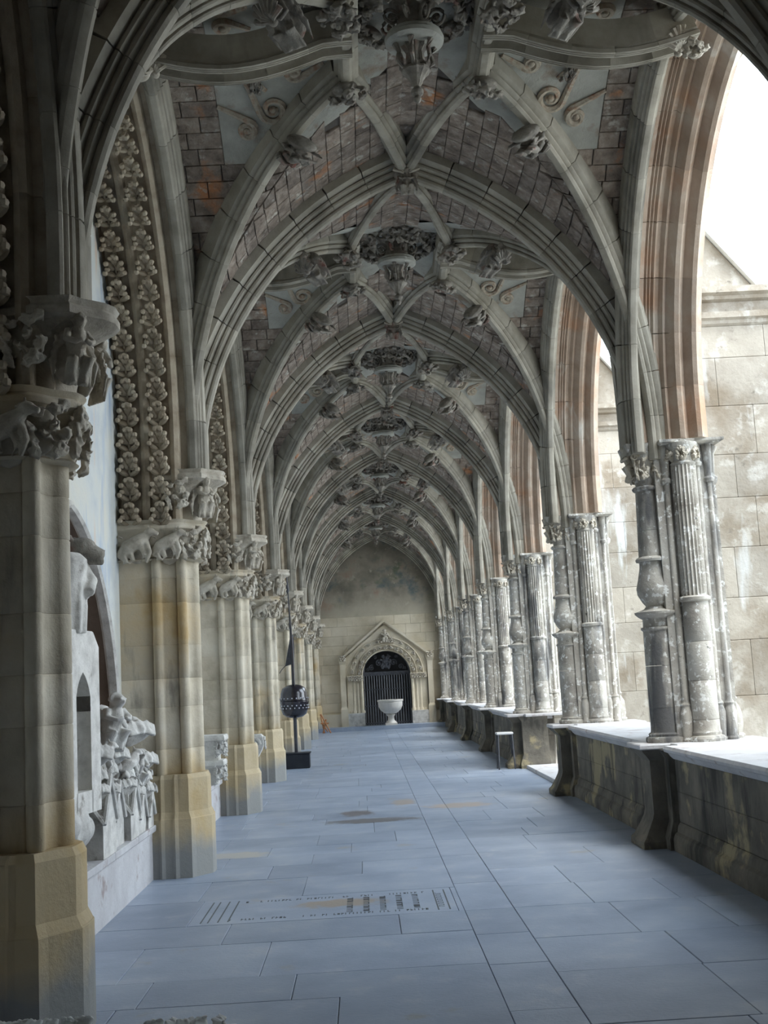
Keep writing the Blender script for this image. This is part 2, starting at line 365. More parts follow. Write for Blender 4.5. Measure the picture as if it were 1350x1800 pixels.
    g.ball((0, .0, -.06), .028, 8, 6)
    lb['shell'] = g.mesh('shell', 'boss', True); lb['shellc'] = g.mesh('shellc', 'carve', True)
    return lb
LB = lib()
# ------------------------------------------------------------------ floor
XL, XE, YE = -2.15, 3.35, 41.0
yb = yk(-2)
obj('floor', G().box(XL-.1, 2.75, yb-.2, YE+.3, -.15, -.012).mesh('floor_base', 'joint'), kind='structure')
FL = bpy.data.objects['floor']
def slab(x0, x1, y0, y1, h=0.0, skew=0.0):
    j = .0022; me = G()
    poly = [(x0+j+skew, y0+j), (x1-j+skew, y0+j), (x1-j+skew, y1-j), (x0+j+skew, y1-j)]
    me.prism(poly, -.03, h, .003); return me.mesh('floor_slab', 'floor')
rr = random.Random(21); GR = (-1.30, .58, 8.55, 9.5)
far = G()
def lay(x0, x1, widths, rows):
    y = yb
    ys = []
    while y < YE:
        hgt = rr.choice(rows); ys.append((y, min(y+hgt, YE))); y += hgt
    for (a, b) in ys:
        x = x0
        while x < x1-.05:
            wd = rr.choice(widths); e = x+wd
            if x1-e < .3: e = x1
            if a < GR[3] and b > GR[2] and x < GR[1] and e > GR[0] and x1 < 1.0:
                x = e; continue
            if b > 2.5: obj('floor_slab', slab(x, e, a, b, rr.uniform(-.001, .0025)), FL)
            x = e
yy0 = Y0
def lay_rows(x0, x1, widths, ylist):
    for a, b in zip(ylist, ylist[1:]):
        x = x0; first = True
        while x < x1-.05:
            wd = rr.choice(widths); e = x+wd*(rr.uniform(.5, 1) if first else 1); first = False
            if x1-e < .35: e = x1
            if x1 < 1.0 and abs(a-GR[2]) < .01 and e > GR[0] and x < GR[1]: x = e; continue
            obj('floor_slab', slab(x, e, a, b, rr.uniform(-.001, .002)), FL); x = e
def rows(y0, y1, hs, must=()):
    out = [y0]; pend = sorted(must)
    while out[-1] < y1-.2:
        n_ = out[-1]+rr.choice(hs)
        if pend and n_ > pend[0]-.3: n_ = pend.pop(0)
        out.append(min(n_, y1))
    return out
lay_rows(XL, .62, [.95, 1.15, 1.4, .8], rows(2.6, YE, [.62, .7, .8, .55, .9], (8.55, 9.5)))
lay_rows(.62, .96, [.34], rows(2.6, YE, [.8, .55, 1.1, .95, .4]))
lay_rows(.96, 2.7, [.6, .9, 1.1], rows(2.6, YE, [.7, .85, .6, 1.0]))
obj('floor_slab', slab(XL, GR[0], GR[2], GR[3]), FL)
obj('floor_slab', slab(GR[1], .62, GR[2], GR[3]), FL)
# inscribed grave slab
gs = obj('grave_slab', slab(*GR, .001), label='long inscribed grave slab with worn lettering set in the grey floor', cat='grave slab')
ge = G(); r3 = random.Random(5)
def dash(x0, x1, y0, y1): ge.box(x0, x1, y0, y1, -.001, .0022)
for i in range(52):
    for ya in (8.66, 9.33):
        if r3.random() < .72:
            x = -1.02+i*.027; hgt = .055
            dash(x, x+.007, ya, ya+hgt)
            if r3.random() < .6: dash(x, x+.018, ya+r3.choice((0, .024, .048)), ya+r3.choice((0, .024, .048))+.006)
for xx in (-1.22, -1.17, -1.10, -1.03, .44, .52): dash(xx, xx+.010, 8.63, 9.42)
for xx in (-.18, -.06, .06, .18, .30, .475):
    for i in range(13):
        ya = 8.74+i*.043
        if xx == .475: dash(xx-.02, xx+.02, ya, ya+.006); dash(xx+(.015 if i % 2 else -.02), xx+(.02 if i % 2 else -.015), ya, ya+.043)
        else:
            dash(xx-.022, xx+.022, ya, ya+.012)
            if r3.random() < .6: dash(xx+r3.choice((-.022, .012)), xx+.022, ya, ya+.034)
o = obj('lettering', ge.mesh('lettering', 'ink'), gs, label='worn engraved letters and borders', kind='stuff')
# raised step at the end
obj('trim_1', G().box(-1.7, 2.9, 40.1, YE, -.01, .13).mesh('trim_1', 'floor'), kind='structure')
# ------------------------------------------------------------------ left piers
def arcp(cx, cy, r, a0, a1, n=7): return [(cx+r*cos(radians(a0+(a1-a0)*i/n)), cy+r*sin(radians(a0+(a1-a0)*i/n))) for i in range(n+1)]
half = [(-2.25, -.30), (-1.865, -.30)]+arcp(-1.82, -.285, .042, 190, 380, 7)+[(-1.765, -.255), (-1.655, -.255)]+arcp(-1.60, -.235, .045, 190, 390, 7)+[(-1.565, -.175), (-1.555, -.12)]+arcp(-1.56, 0, .088, -70, 0, 5)
def mir(h): return h+[(x, -y) for x, y in reversed(h) if abs(y) > 1e-6]
PIER = mir(half)
def offp(poly, d):
    n = len(poly); out = []
    for i in range(n):
        a = Vector(poly[i-1]); b = Vector(poly[i]); c = Vector(poly[(i+1) % n])
        e1 = (b-a).normalized() if (b-a).length > 1e-6 else Vector((1, 0)); e2 = (c-b).normalized() if (c-b).length > 1e-6 else e1
        nn = Vector((e1.y, -e1.x))+Vector((e2.y, -e2.x)); nn = nn.normalized() if nn.length > 1e-6 else Vector((e1.y, -e1.x))
        out.append((b.x+nn.x*d, b.y+nn.y*d))
    return out
PL1 = mir([(-2.25, -.36), (-1.84, -.36), (-1.82, -.375), (-1.79, -.36), (-1.72, -.36), (-1.70, -.375), (-1.67, -.36), (-1.56, -.36), (-1.53, -.30), (-1.41, -.13), (-1.40, -.05)])
PL2 = mir([(-2.25, -.33), (-1.84, -.33), (-1.82, -.345), (-1.79, -.33), (-1.72, -.33), (-1.70, -.345), (-1.67, -.33), (-1.58, -.33), (-1.55, -.28), (-1.44, -.12), (-1.43, -.05)])
IMP = mir([(-2.25, -.34), (-1.80, -.34), (-1.775, -.32), (-1.62, -.32), (-1.565, -.29), (-1.50, -.19), (-1.40, -.10), (-1.385, -.04)])
IMPb = mir([(-2.25, -.305), (-1.80, -.305), (-1.775, -.285), (-1.64, -.285), (-1.60, -.25), (-1.54, -.17), (-1.46, -.09), (-1.445, -.04)])
COR = mir([(-1.75, -.26), (-1.60, -.30), (-1.38, -.30), (-1.33, -.22), (-1.24, -.14), (-1.20, -.06)])
CORb = mir([(-1.75, -.20), (-1.62, -.22), (-1.52, -.20), (-1.49, -.16), (-1.45, -.10), (-1.43, -.04)])
def make_pier():
    t = bpy.data.objects.new('wall_pier', None); COL.objects.link(t)
    zs = [.88, 1.10, 1.47, 1.72, 2.02, 2.40, 2.62, 2.80]
    for a, b in zip(zs, zs[1:]): obj('stone', G().loft([(offp(PIER, -.005), a), (PIER, a+.006), (PIER, b-.006), (offp(PIER, -.005), b)]).mesh('pier_stone', 'pier', 50), t)
    obj('plinth', G().loft([(PL1, 0), (PL1, .50), (offp(PL1, -.004), .507)]).mesh('plinth', 'pier'), t)
    obj('plinth', G().loft([(offp(PL1, -.006), .507), (PL2, .56), (PL2, .84), (offp(PL2, -.02), .88)]).mesh('plinth', 'pier'), t)
    c = obj('capital', G().loft([(IMPb, 2.78), (offp(IMPb, .02), 2.795), (IMPb, 2.81), (offp(IMPb, .01), 3.04), (IMP, 3.07), (IMP, 3.10), (offp(IMP, -.02), 3.12), (offp(IMP, .005), 3.15)]).mesh('capital', 'pier', 40), t)
    sc = 1.0
    for nm, x, y, rz, mm, s in (('carved_beast', -1.98, -.30, 0, 'beast', 1.15), ('carved_beast', -1.70, -.285, 0, 'beast', 1.0), ('carved_foliage', -1.55, -.22, .55, 'foliage', 1.0), ('carved_foliage', -1.46, 0, pi/2, 'foliage2', 1.0), ('carved_foliage', -1.54, .22, 2.6, 'foliage', 1.0), ('carved_foliage', -1.8, .30, pi, 'foliage2', 1.1)):
        obj(nm, LB[mm], c, (x, y, 2.93), (0, 0, rz), (s, s, s))
    c2 = obj('corbel', G().loft([(CORb, 3.14), (CORb, 3.2), (offp(CORb, .03), 3.32), (offp(CORb, .06), 3.44), (offp(COR, -.03), 3.50), (COR, 3.52), (COR, 3.56), (offp(COR, -.02), 3.58), (COR, 3.61)]).mesh('corbel', 'carve', 40), t)
    for nm, x, y, z, rz, mm, s in (('carved_figure', -1.41, -.16, 3.345, .75, 'figure', .88), ('carved_figure', -1.40, .16, 3.345, 2.4, 'figure', .88), ('carved_foliage', -1.62, -.27, 3.38, 0, 'foliage', .95)):
        obj(nm, LB[mm], c2, (x, y, z), (0, 0, rz), (s, s, s))
    obj('springer', G().loft([(mir([(-2.25, -.20), (-1.58, -.20), (-1.52, -.08)]), 3.1), (mir([(-2.25, -.20), (-1.58, -.20), (-1.52, -.08)]), 5.6)]).mesh('springer', 'rib'), t)
    return t
pier0 = make_pier(); pn = ['behind the camera', 'at the left edge of the photo beside the camera']
for k in range(-1, 8):
    if k == -1: lab = 'limestone wall pier of the left wall standing behind the camera'
    elif k == 7: lab = 'limestone wall pier of the left wall in the corner by the end wall'
    else: lab = 'limestone wall pier with figured corbel, %s from the camera along the left wall' % ORD[k]
    p = pier0 if k == -1 else tree(pier0)
    p.location = (0, yk(k), 0); p['label'] = lab; p['category'] = 'pier'; p['group'] = 'wall piers of the left wall'
# ------------------------------------------------------------------ left wall and blind arches
WH = 7.25
half_l = parc(2.22, 3.95, 2.66, 0, 16, zs=3.15)
def niche_z(v):   # recess arch in bay 0, centre v=.15
    hw, z0, R = 1.62, 1.15, 1.9; a = abs(v-.30)
    if a >= hw: return None
    return z0+sqrt(R*R-(R-hw+a)**2)
def strips(ys, zlo, zhi, x):
    g = G()
    for a, b in zip(ys, ys[1:]): g.add([(x, a, zlo(a)), (x, b, zlo(b)), (x, b, zhi), (x, a, zhi)], [(0, 1, 2, 3)])
    return g
WL = obj('wall_left', G().box(-2.75, -2.6, yb, YE+.3, 0, WH).mesh('wall_left', 'pier'), kind='structure')
for k in range(-2, 7):
    yc = yk(k)+L/2
    if k == 0:
        g = G(); gn = G(); n_ = 60
        ys = [-2.47+4.94*i/n_ for i in range(n_+1)]
        for a, b in zip(ys, ys[1:]):
            za, zb = niche_z(a), niche_z(b)
            if za is None or zb is None: za = zb = .3 if (za is None and zb is None) else 1.2
            g.add([(XL, a, za), (XL, b, zb), (XL, b, WH), (XL, a, WH)], [(0, 1, 2, 3)])
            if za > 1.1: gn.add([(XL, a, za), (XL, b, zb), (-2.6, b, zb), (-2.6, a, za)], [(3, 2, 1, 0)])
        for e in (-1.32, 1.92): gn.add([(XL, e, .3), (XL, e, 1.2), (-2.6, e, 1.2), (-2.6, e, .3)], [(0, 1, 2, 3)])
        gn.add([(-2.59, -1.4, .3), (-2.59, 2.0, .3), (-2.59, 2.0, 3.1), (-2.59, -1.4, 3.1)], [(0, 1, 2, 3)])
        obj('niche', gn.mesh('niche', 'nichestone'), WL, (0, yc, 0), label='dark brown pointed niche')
        obj('fresco_panel', g.mesh('fresco_panel', 'fresco'), WL, (0, yc, 0), label='wall plaster with faded blue fresco above a pointed niche')
        hh = parc(1.62, 1.15, 1.9, 0, 12); pts = [Vector((XL, b+.30, z)) for b, z in full(hh)]
        obj('niche_moulding', sweep(resample(pts, 40), [(-.05, .0), (-.02, .03), (.035, .035), (.05, .0), (.03, -.02), (-.03, -.02)], (1, 0, 0)).mesh('niche_moulding', 'frag', 40), WL, (0, yc, 0))
    else:
        obj('fresco_panel', strips([-2.47, 0, 2.47], lambda a: 0, WH, XL).mesh('fresco_panel', 'fresco'), WL, (0, yc, 0))
    # bench: top slabs and riser
    b_ = obj('bench', G().box(XL-.3 if k == 0 else XL, -1.90, -2.14, 2.14, 0, .41, .004).mesh('bench', 'coping'), None, (0, yc, 0))
    b_['label'] = 'low pale stone bench along the left wall, %s' % ('behind the camera' if k < -1 else 'in the bay beside the camera' if k == -1 else '%s bay beyond the nearest pier' % ['first', 'second', 'third', 'fourth', 'fifth', 'sixth', 'last'][k])
    b_['category'] = 'bench'; b_['group'] = 'stone benches of the left wall'
    e = [-2.14, -.9, .4, 1.3, 2.14]
    for q, (a, c) in enumerate(zip(e, e[1:])): obj('bench_slab', G().box(XL, -1.865, a+.004, c-.004, .412, .465, .008).mesh('bench_slab', 'coping'), b_)
P_ORD = [(-.66, .0), (-.62, .03), (-.60, -.0), (-.42, .0), (-.405, -.045), (-.37, -.062), (-.335, -.045), (-.32, .0), (-.15, .0), (-.135, -.045), (-.10, -.062), (-.065, -.04), (-.05, .02), (0, .03), (.03, .06), (.03, .25), (-.66, .25)]
def make_larch():
    t = bpy.data.objects.new('blind_arch', None); COL.objects.link(t)
    pts = [Vector((-1.52, a, z)) for a, z in full(half_l)]
    voussoirs(t, pts, P_ORD, 18, 'leaf', lat=(1, 0, 0), per=3)
    # spandrel
    g = G(); fh = full(parc(2.22, 3.95, 2.66, .1, 16, zs=3.6))
    for (a, z), (b, y) in zip(fh, fh[1:]):
        if abs(b-a) > 1e-4: g.add([(-1.50, a, z), (-1.50, b, y), (-1.50, b, WH), (-1.50, a, WH)], [(0, 1, 2, 3)])
    obj('spandrel', g.mesh('spandrel', 'rib'), t)
    hl = resample(pts, 78)
    for xx in (-1.52-.51, -1.52-.235):
        for i in range(0, 79, 2):
            p = hl[i]; tg = (hl[min(i+1, 78)]-hl[max(i-1, 0)]).normalized()
            up = tg if p.y < 0 else -tg
            nrm = Vector((0, -up.z, up.y)) if p.y > 0 else Vector((0, up.z, -up.y))   # towards the void
            lx = Vector((1, 0, 0)); zz = up; yy = -nrm; lx = yy.cross(zz)
            mm = Matrix((lx, yy, zz)).transposed().to_4x4(); mm.translation = Vector((xx, p.y, p.z))
            o = bpy.data.objects.new('leaf', LB['leaf']); COL.objects.link(o); o.parent = t
            o.matrix_local = mm @ Matrix.Rotation(0, 4, 'Z') @ Matrix.Diagonal((1.65 if xx < -1.8 else 1.55, 2.1, 1.5, 1))
    return t
la0 = make_larch()
for k in range(-2, 7):
    t = la0 if k == -2 else tree(la0)
    t.location = (0, yk(k)+L/2, 0); t['category'] = 'arch'; t['group'] = 'leaf carved wall arches on the left'
    t['label'] = 'pointed wall arch with two bands of carved leaves, ' + ('above the camera position' if k == -2 else 'springing left of the nearest wall pier' if k == -1 else 'ending on the %s wall pier' % ORD[k+1])
# ------------------------------------------------------------------ transverse arches
def make_trans():
    t = bpy.data.objects.new('transverse_arch', None); COL.objects.link(t)
    pts = [Vector((XC+a, 0, z)) for a, z in full(parc(2.05, 3.5, 3.1, 0, 20))]
    voussoirs(t, pts, P_MAIN, 20, 'rib', lat=(0, 1, 0), per=3, cen=(XC, 0))
    return t
ta0 = make_trans()
for k in range(-2, 8):
    t = ta0 if k == -2 else tree(ta0)
    t.location = (0, yk(k), 0); t['category'] = 'arch'; t['group'] = 'transverse ribs of the vault'
    t['label'] = 'moulded pointed transverse arch across the walk, ' + ('behind the camera' if k < -1 else 'above the camera' if k == -1 else 'against the end wall' if k == 7 else '%s from the camera' % ORD[k])
# ------------------------------------------------------------------ vault bays
PU, PV = .57, .55
def diag_pts(su, sv):
    a = Vector((2.12*su, 2.27*sv, 0)); b = Vector((PU*su, PV*sv, 0)); D = (b-a).length; d = (b-a)/D; out = []
    R = 2.78
    out.append(Vector((a.x, a.y, 3.5)))
    for i in range(25):
        q = D*(1-cos(pi/2*i/24)); out.append(Vector((a.x+d.x*q, a.y+d.y*q, 3.66+sqrt(max(0, R*R-(R-q)**2)))))
    return out, d
def wclip(g, us, mt): pass
def brick_geo(c4):   # four (u,v) corners -> proud block on the vault surface
    cu = sum(c[0] for c in c4)/4; cv = sum(c[1] for c in c4)/4
    e = .01; n_ = Vector((-(surf(cu+e, cv)-surf(cu-e, cv))/(2*e), -(surf(cu, cv+e)-surf(cu, cv-e))/(2*e), 1)).normalized()
    vs = []
    for h_, sh in ((.03, 0), (-.008, 0), (-.016, .006)):
        for u, v in c4:
            du, dv = cu-u, cv-v; q = math.hypot(du, dv); s_ = (.005+sh)/max(q, .01)
            u2, v2 = u+du*s_, v+dv*s_; vs.append(Vector((u2, v2, surf(u2, v2)))+n_*h_)
    fs = [(3, 2, 1, 0), (8, 9, 10, 11)]
    for a in (0, 4): fs += [(a+j, a+(j+1) % 4, a+4+(j+1) % 4, a+4+j) for j in range(4)]
    return G().add(vs, fs)
def in_panel(u, v): return abs(v) < 1.38 and abs(u) < 1.62
def bricks():
    out = []; r = random.Random(9)
    # wall-side webs: courses run along u, stacked along v
    vs_ = [-2.47]
    while vs_[-1] < 2.4:
        v = vs_[-1]; sl = abs(B_(v+.02)-B_(v))/.02 if abs(v) < 2.38 else 4
        vs_.append(v+.155/sqrt(1+min(sl, 5)**2))
    for i, (v0, v1) in enumerate(zip(vs_, vs_[1:])):
        for s in (-1, 1):
            e0, e1 = gv(v0), gv(v1); u = 2.24+(.14 if i % 2 else 0)
            while u > min(e0, e1)+.05:
                n_ = u-r.uniform(.24, .32); a0, b0 = min(u, 2.26), n_
                if abs((v0+v1)/2) < 1.38 and u > 1.66 and n_ < 1.72: n_ = b0 = 1.645
                if abs((v0+v1)/2) < 1.38 and u <= 1.65: break
                if b0-min(e0, e1) < .08: b0 = min(e0, e1)
                c = [(a0, v0), (min(a0, max(b0, e0)), v0), (min(a0, max(b0, e1)), v1), (a0, v1)]
                if a0 > (e0+e1)/2+.01:
                    c = [(s*x, y) for x, y in c]
                    if s < 0: c = c[::-1]
                    cu = sum(p[0] for p in c)/4; cv = sum(p[1] for p in c)/4
                    if not in_panel(cu, cv): out.append((cu, cv, c))
                u = b0 if b0 < n_ else n_
                if u <= min(e0, e1)+.001: break
    us_ = [-2.2]
    while us_[-1] < 2.15:
        u = us_[-1]; sl = abs(A_(u+.02)-A_(u))/.02
        us_.append(u+.155/sqrt(1+min(sl, 5)**2))
    for i, (u0, u1) in enumerate(zip(us_, us_[1:])):
        for s in (-1, 1):
            e0, e1 = gu(u0), gu(u1); v = 2.46+(.14 if i % 2 else 0)
            while v > min(e0, e1)+.05:
                n_ = v-r.uniform(.24, .32); a0, b0 = min(v, 2.47), n_
                if b0-min(e0, e1) < .08: b0 = min(e0, e1)
                c = [(u0, a0), (u0, min(a0, max(b0, e0))), (u1, min(a0, max(b0, e1))), (u1, a0)]
                if a0 > (e0+e1)/2+.01:
                    c = [(x, s*y) for x, y in c]
                    if s > 0: c = c[::-1]
                    cu = sum(p[0] for p in c)/4; cv = sum(p[1] for p in c)/4
                    if not (.45 < abs(cv) < 1.2 and abs(cu) > gv(cv)-.14): out.append((cu, cv, c))
                v = b0 if b0 < n_ else n_
                if v <= min(e0, e1)+.001: break
    return out
BR = bricks()
def webmesh():
    g = G(); nu, nv = 46, 50; us = [-2.26+4.52*i/nu for i in range(nu+1)]; vs = [-2.47+4.94*j/nv for j in range(nv+1)]
    V = [(u, v, surf(u, v)+.012) for v in vs for u in us]; Fs = [(j*(nu+1)+i, j*(nu+1)+i+1, (j+1)*(nu+1)+i+1, (j+1)*(nu+1)+i) for j in range(nv) for i in range(nu)]
    return g.add(V, [tuple(reversed(f)) for f in Fs]).mesh('vault_web', 'mortar', True)
def panelmesh(su):   # plastered field around the ridge between the tiercerons
    g = G(); n1, n2 = 14, 22
    V = []; Fs = []
    for j in range(n2+1):
        v = -1.40+2.80*j/n2; a = max(0, gv(v)-(.18 if .45 < abs(v) < 1.25 else 0)); b = 1.645
        a = min(a, b-.02)
        for i in range(n1+1):
            u = a+(b-a)*i/n1; V.append((su*u, v, surf(u, v)-.012))
    for j in range(n2):
        for i in range(n1):
            f = (j*(n1+1)+i, j*(n1+1)+i+1, (j+1)*(n1+1)+i+1, (j+1)*(n1+1)+i); Fs.append(f if su < 0 else f[::-1])
    return g.add(V, Fs).mesh('plaster_panel', 'plaster', True)
def scroll_geo(cu, cv, R, rot, mir_=1, tail=.5):
    g = G(); pts = []; rs = []; n = 26
    for i in range(9):
        q = i/8; pts.append((cu+mir_*(cos(rot)*(R*1.0)+(-sin(rot))*(-(1-q)*tail)), cv+sin(rot)*R+cos(rot)*(-(1-q)*tail))); rs.append(.02+.014*q)
    for i in range(1, n+1):
        a = 2*pi*1.5*i/n; r = R*(1-.8*i/n); pts.append((cu+mir_*r*cos(rot+a), cv+r*sin(rot+a))); rs.append(.034-.016*i/n)
    g.tube([(u, v, surf(u, v)-.02) for u, v in pts], rs, 6); g.ball((cu, cv, surf(cu, cv)-.03), (.035, .035, .03), 8, 5); return g
def lathe_pend():
    t = bpy.data.objects.new('pendant_boss', None); COL.objects.link(t)
    obj('neck', G().lathe([(.16, .42), (.20, .36), (.14, .30), (.12, .20), (.15, .10), (.13, .04)], n=24).mesh('neck', 'boss', 40), t)
    obj('dish', G().lathe([(.10, .0), (.20, .005), (.225, .02), (.23, .05), (.21, .065), (.215, .085), (.17, .10), (.12, .11)], n=32).mesh('dish', 'plaster', 40), t, label='pale moulded ring')
    obj('lantern', G().lathe([(.085, -.20), (.10, -.17), (.09, -.15), (.075, -.14), (.07, -.06), (.10, -.02), (.11, .01)], n=16, flute=1, fl=.22).mesh('lantern', 'boss', 30), t)
    obj('cup', G().lathe([(.02, -.34), (.045, -.31), (.05, -.29), (.085, -.24), (.115, -.215), (.11, -.195), (.08, -.19)], n=24, flute=1, fl=.08).mesh('cup', 'boss', 30), t)
    obj('finial', G().lathe([(.004, -.47), (.022, -.455), (.03, -.435), (.02, -.41), (.045, -.395), (.05, -.37), (.03, -.345), (.02, -.33)], n=14).mesh('finial', 'boss', 40), t)
    for i in range(6):
        a = 2*pi*i/6+.3; obj('bracket', G().tube([(cos(a)*.10, sin(a)*.10, -.19), (cos(a)*.145, sin(a)*.145, -.13), (cos(a)*.13, sin(a)*.13, -.06), (cos(a)*.16, sin(a)*.16, 0)], [.014, .02, .018, .026], 6).mesh('bracket', 'boss', True), t)
    for i in range(8):
        a = 2*pi*i/8+.39; obj('volute', LB['volute'], t, (cos(a)*.19, sin(a)*.19, .19), (0, 0, a+pi), (1, 1, 1))
    for i in range(10):
        a = 2*pi*i/10; obj('foliage', LB['clump'], t, (cos(a)*.40, sin(a)*.42, .27+.03*(i % 2)), (radians(55), 0, a-pi/2+pi), (.95, .95, .8))
    return t
def make_bay():
    t = obj('ceiling', webmesh(), kind='structure')
    for su in (-1, 1):
        pm = obj('plaster_panel', panelmesh(su), t)
        for sv in (-1, 1):
            for (cu, cv, R, rot, m_, tl) in ((1.18, .95, .12, .3, 1, .5), (1.42, .42, .10, 2.4, -1, .4), (.98, .62, .07, 1, -1, .25), (1.50, .12, .07, 4.2, 1, .2), (1.42, 1.12, .08, 5.2, -1, .3)):
                g = scroll_geo(cu, cv, R, rot, m_, tl); g.v = [(su*x, sv*y, z) for x, y, z in g.v]; obj('scroll', g.mesh('scroll', 'scroll', True), pm)
            for (cu, cv) in ((1.30, .72), (.85, .35)): obj('relief_leaf', LB['clump'], pm, (su*cu, sv*cv, surf(cu, cv)-.01), (radians(90), 0, cu*3+sv), (.75, .75, .35))
    for su in (-1, 1):
        for sv in (-1, 1):
            r = bpy.data.objects.new('rib', None); COL.objects.link(r); r.parent = t
            p, d = diag_pts(su, sv); voussoirs(r, p, P_RIB, 10, 'rib', inn=Vector((0, 0, 1)).cross(d))
            r = bpy.data.objects.new('rib', None); COL.objects.link(r); r.parent = t
            pts = [Vector((su*(.02+(PU-.02)*q/8), sv*(2.36+(PV-2.36)*q/8), 6.42+.10*sin(pi*q/8)-.02*q/8)) for q in range(9)]
            voussoirs(r, pts, P_RIB, 4, 'rib')
            # hooked end of the rib and leaves at the knots
            e = Vector((su*PU, sv*PV, 6.36)); obj('foliage', LB['clump'], t, e+Vector((0, 0, .02)), (radians(70), 0, su*.8+(0 if sv < 0 else pi)), (1.1, 1.1, .9))
            obj('volute', LB['volute'], t, e+Vector((su*.06, sv*.10, .03)), (0, 0, su*.5), (1.1, 1.1, 1.1))
            q = Vector((su*.97, sv*1.0, 6.12)); obj('carved_figure', LB['bossfigure'], t, q, (radians(50), 0, su*.55 if sv < 0 else pi-su*.55), (1.05, 1.05, 1.05))
            obj('shell', LB['shell'], t, q+Vector((su*.10, sv*.14, -.05)), (radians(35), 0, su*.8 if sv < 0 else pi-su*.8), (1.2, 1.2, 1.2))
    for su in (-1, 1):   # ridge ribs across the walk
        r = bpy.data.objects.new('rib', None); COL.objects.link(r); r.parent = t
        pts = [Vector((su*(2.16+(.50-2.16)*q/16), 0, 6.36-.16*sin(pi*min(1, q/14))+.05*q/16)) for q in range(17)]
        voussoirs(r, pts, P_WIDE, 5, 'rib', lat=(0, 1, 0))
        obj('shell', LB['shellc'], t, (su*2.02, -.05, 6.34), (radians(25), 0, su*.3), (1.3, 1.3, 1.3))
        obj('carved_head', LB['foliage2'], t, (su*2.10, -.14, 6.22), (radians(20), 0, 0), (.75, .9, .55))
    for su in (-1, 1):   # short ribs joining the knots over the ridge
        r = bpy.data.objects.new('rib', None); COL.objects.link(r); r.parent = t
        pts = [Vector((su*(PU-.02), PV*(1-2*q/8), 6.38+.06*sin(pi*q/8))) for q in range(9)]
        voussoirs(r, pts, P_RIB, 3, 'rib')
    # wall ribs (formerets)
    for x, sgn in ((-1.46-XC, 1), (2.66-XC, -1)):
        r = bpy.data.objects.new('wall_rib', None); COL.objects.link(r); r.parent = t
        pts = [Vector((x, a, z)) for a, z in full(parc(2.2, 3.9, 2.62, 0, 16, zs=3.56))]
        voussoirs(r, pts, P_FORM, 16, 'rib', lat=(1, 0, 0))
    return t
bay0 = make_bay()
stf = G()
near = sorted(BR, key=lambda b: -b[1]); indiv = near[:290]; rest = near[290:]
for b in rest: stf.join(brick_geo(b[2]))
st_all = G()
for b in BR: st_all.join(brick_geo(b[2]))
me_all = st_all.mesh('bricks', 'brick'); me_rest = stf.mesh('bricks', 'brick')
brick_me = [brick_geo(b[2]).mesh('brick', 'brick') for b in indiv]
for k in range(-2, 7):
    t = bay0 if k == -2 else tree(bay0)
    t.location = (XC, yk(k)+L/2, 0)
BAYS = {}
for o in [o for o in bpy.data.objects if o.name.split('.')[0] == 'ceiling']:
    k = round((o.location.y-L/2-Y0)/L); BAYS[k] = o
for k, t in BAYS.items():
    if k in (0, 1):
        for me in brick_me: obj('brick', me, t)
        obj('bricks', me_rest, t, kind='stuff')
    else: obj('bricks', me_all, t, kind='stuff')
pd0 = lathe_pend()
for k in range(-2, 7):
    t = pd0 if k == -2 else tree(pd0)
    t.location = (XC-.02, yk(k)+L/2, 6.42); t['category'] = 'pendant'; t['group'] = 'pendants of the vault'
    t['label'] = 'carved stone pendant hanging from the vault centre, ' + ('behind the camera' if k < -1 else 'above the camera' if k == -1 else '%s largest in the photo' % ['the', 'second', 'third', 'fourth', 'fifth', 'sixth', 'seventh'][k])
# keystone bosses at the crowns of the transverse arches
def make_key():
    t = bpy.data.objects.new('keystone', None); COL.objects.link(t)
    obj('rosette', G().lathe([(.10, .20), (.15, .12), (.155, .06), (.13, .0), (.08, -.05), (.03, -.07)], n=28, flute=1, fl=.12).mesh('rosette', 'boss', 40), t)
    obj('shell', LB['shellc'], t, (0, -.16, .05), (radians(15), 0, 0), (1.15, 1.15, 1.0))
    obj('head', LB['bossfigure'], t, (0, -.08, -.06), (radians(15), 0, 0), (.75, .75, .62))
    return t
ky0 = make_key()
for k in range(-1, 8):
    t = ky0 if k == -1 else tree(ky0)
    t.location = (XC, yk(k), 6.42); t['category'] = 'keystone'; t['group'] = 'keystones of the transverse arches'
    t['label'] = 'carved keystone at the crown of the ' + ('arch above the camera' if k == -1 else 'arch against the end wall' if k == 7 else '%s transverse arch from the camera' % ORD[k])
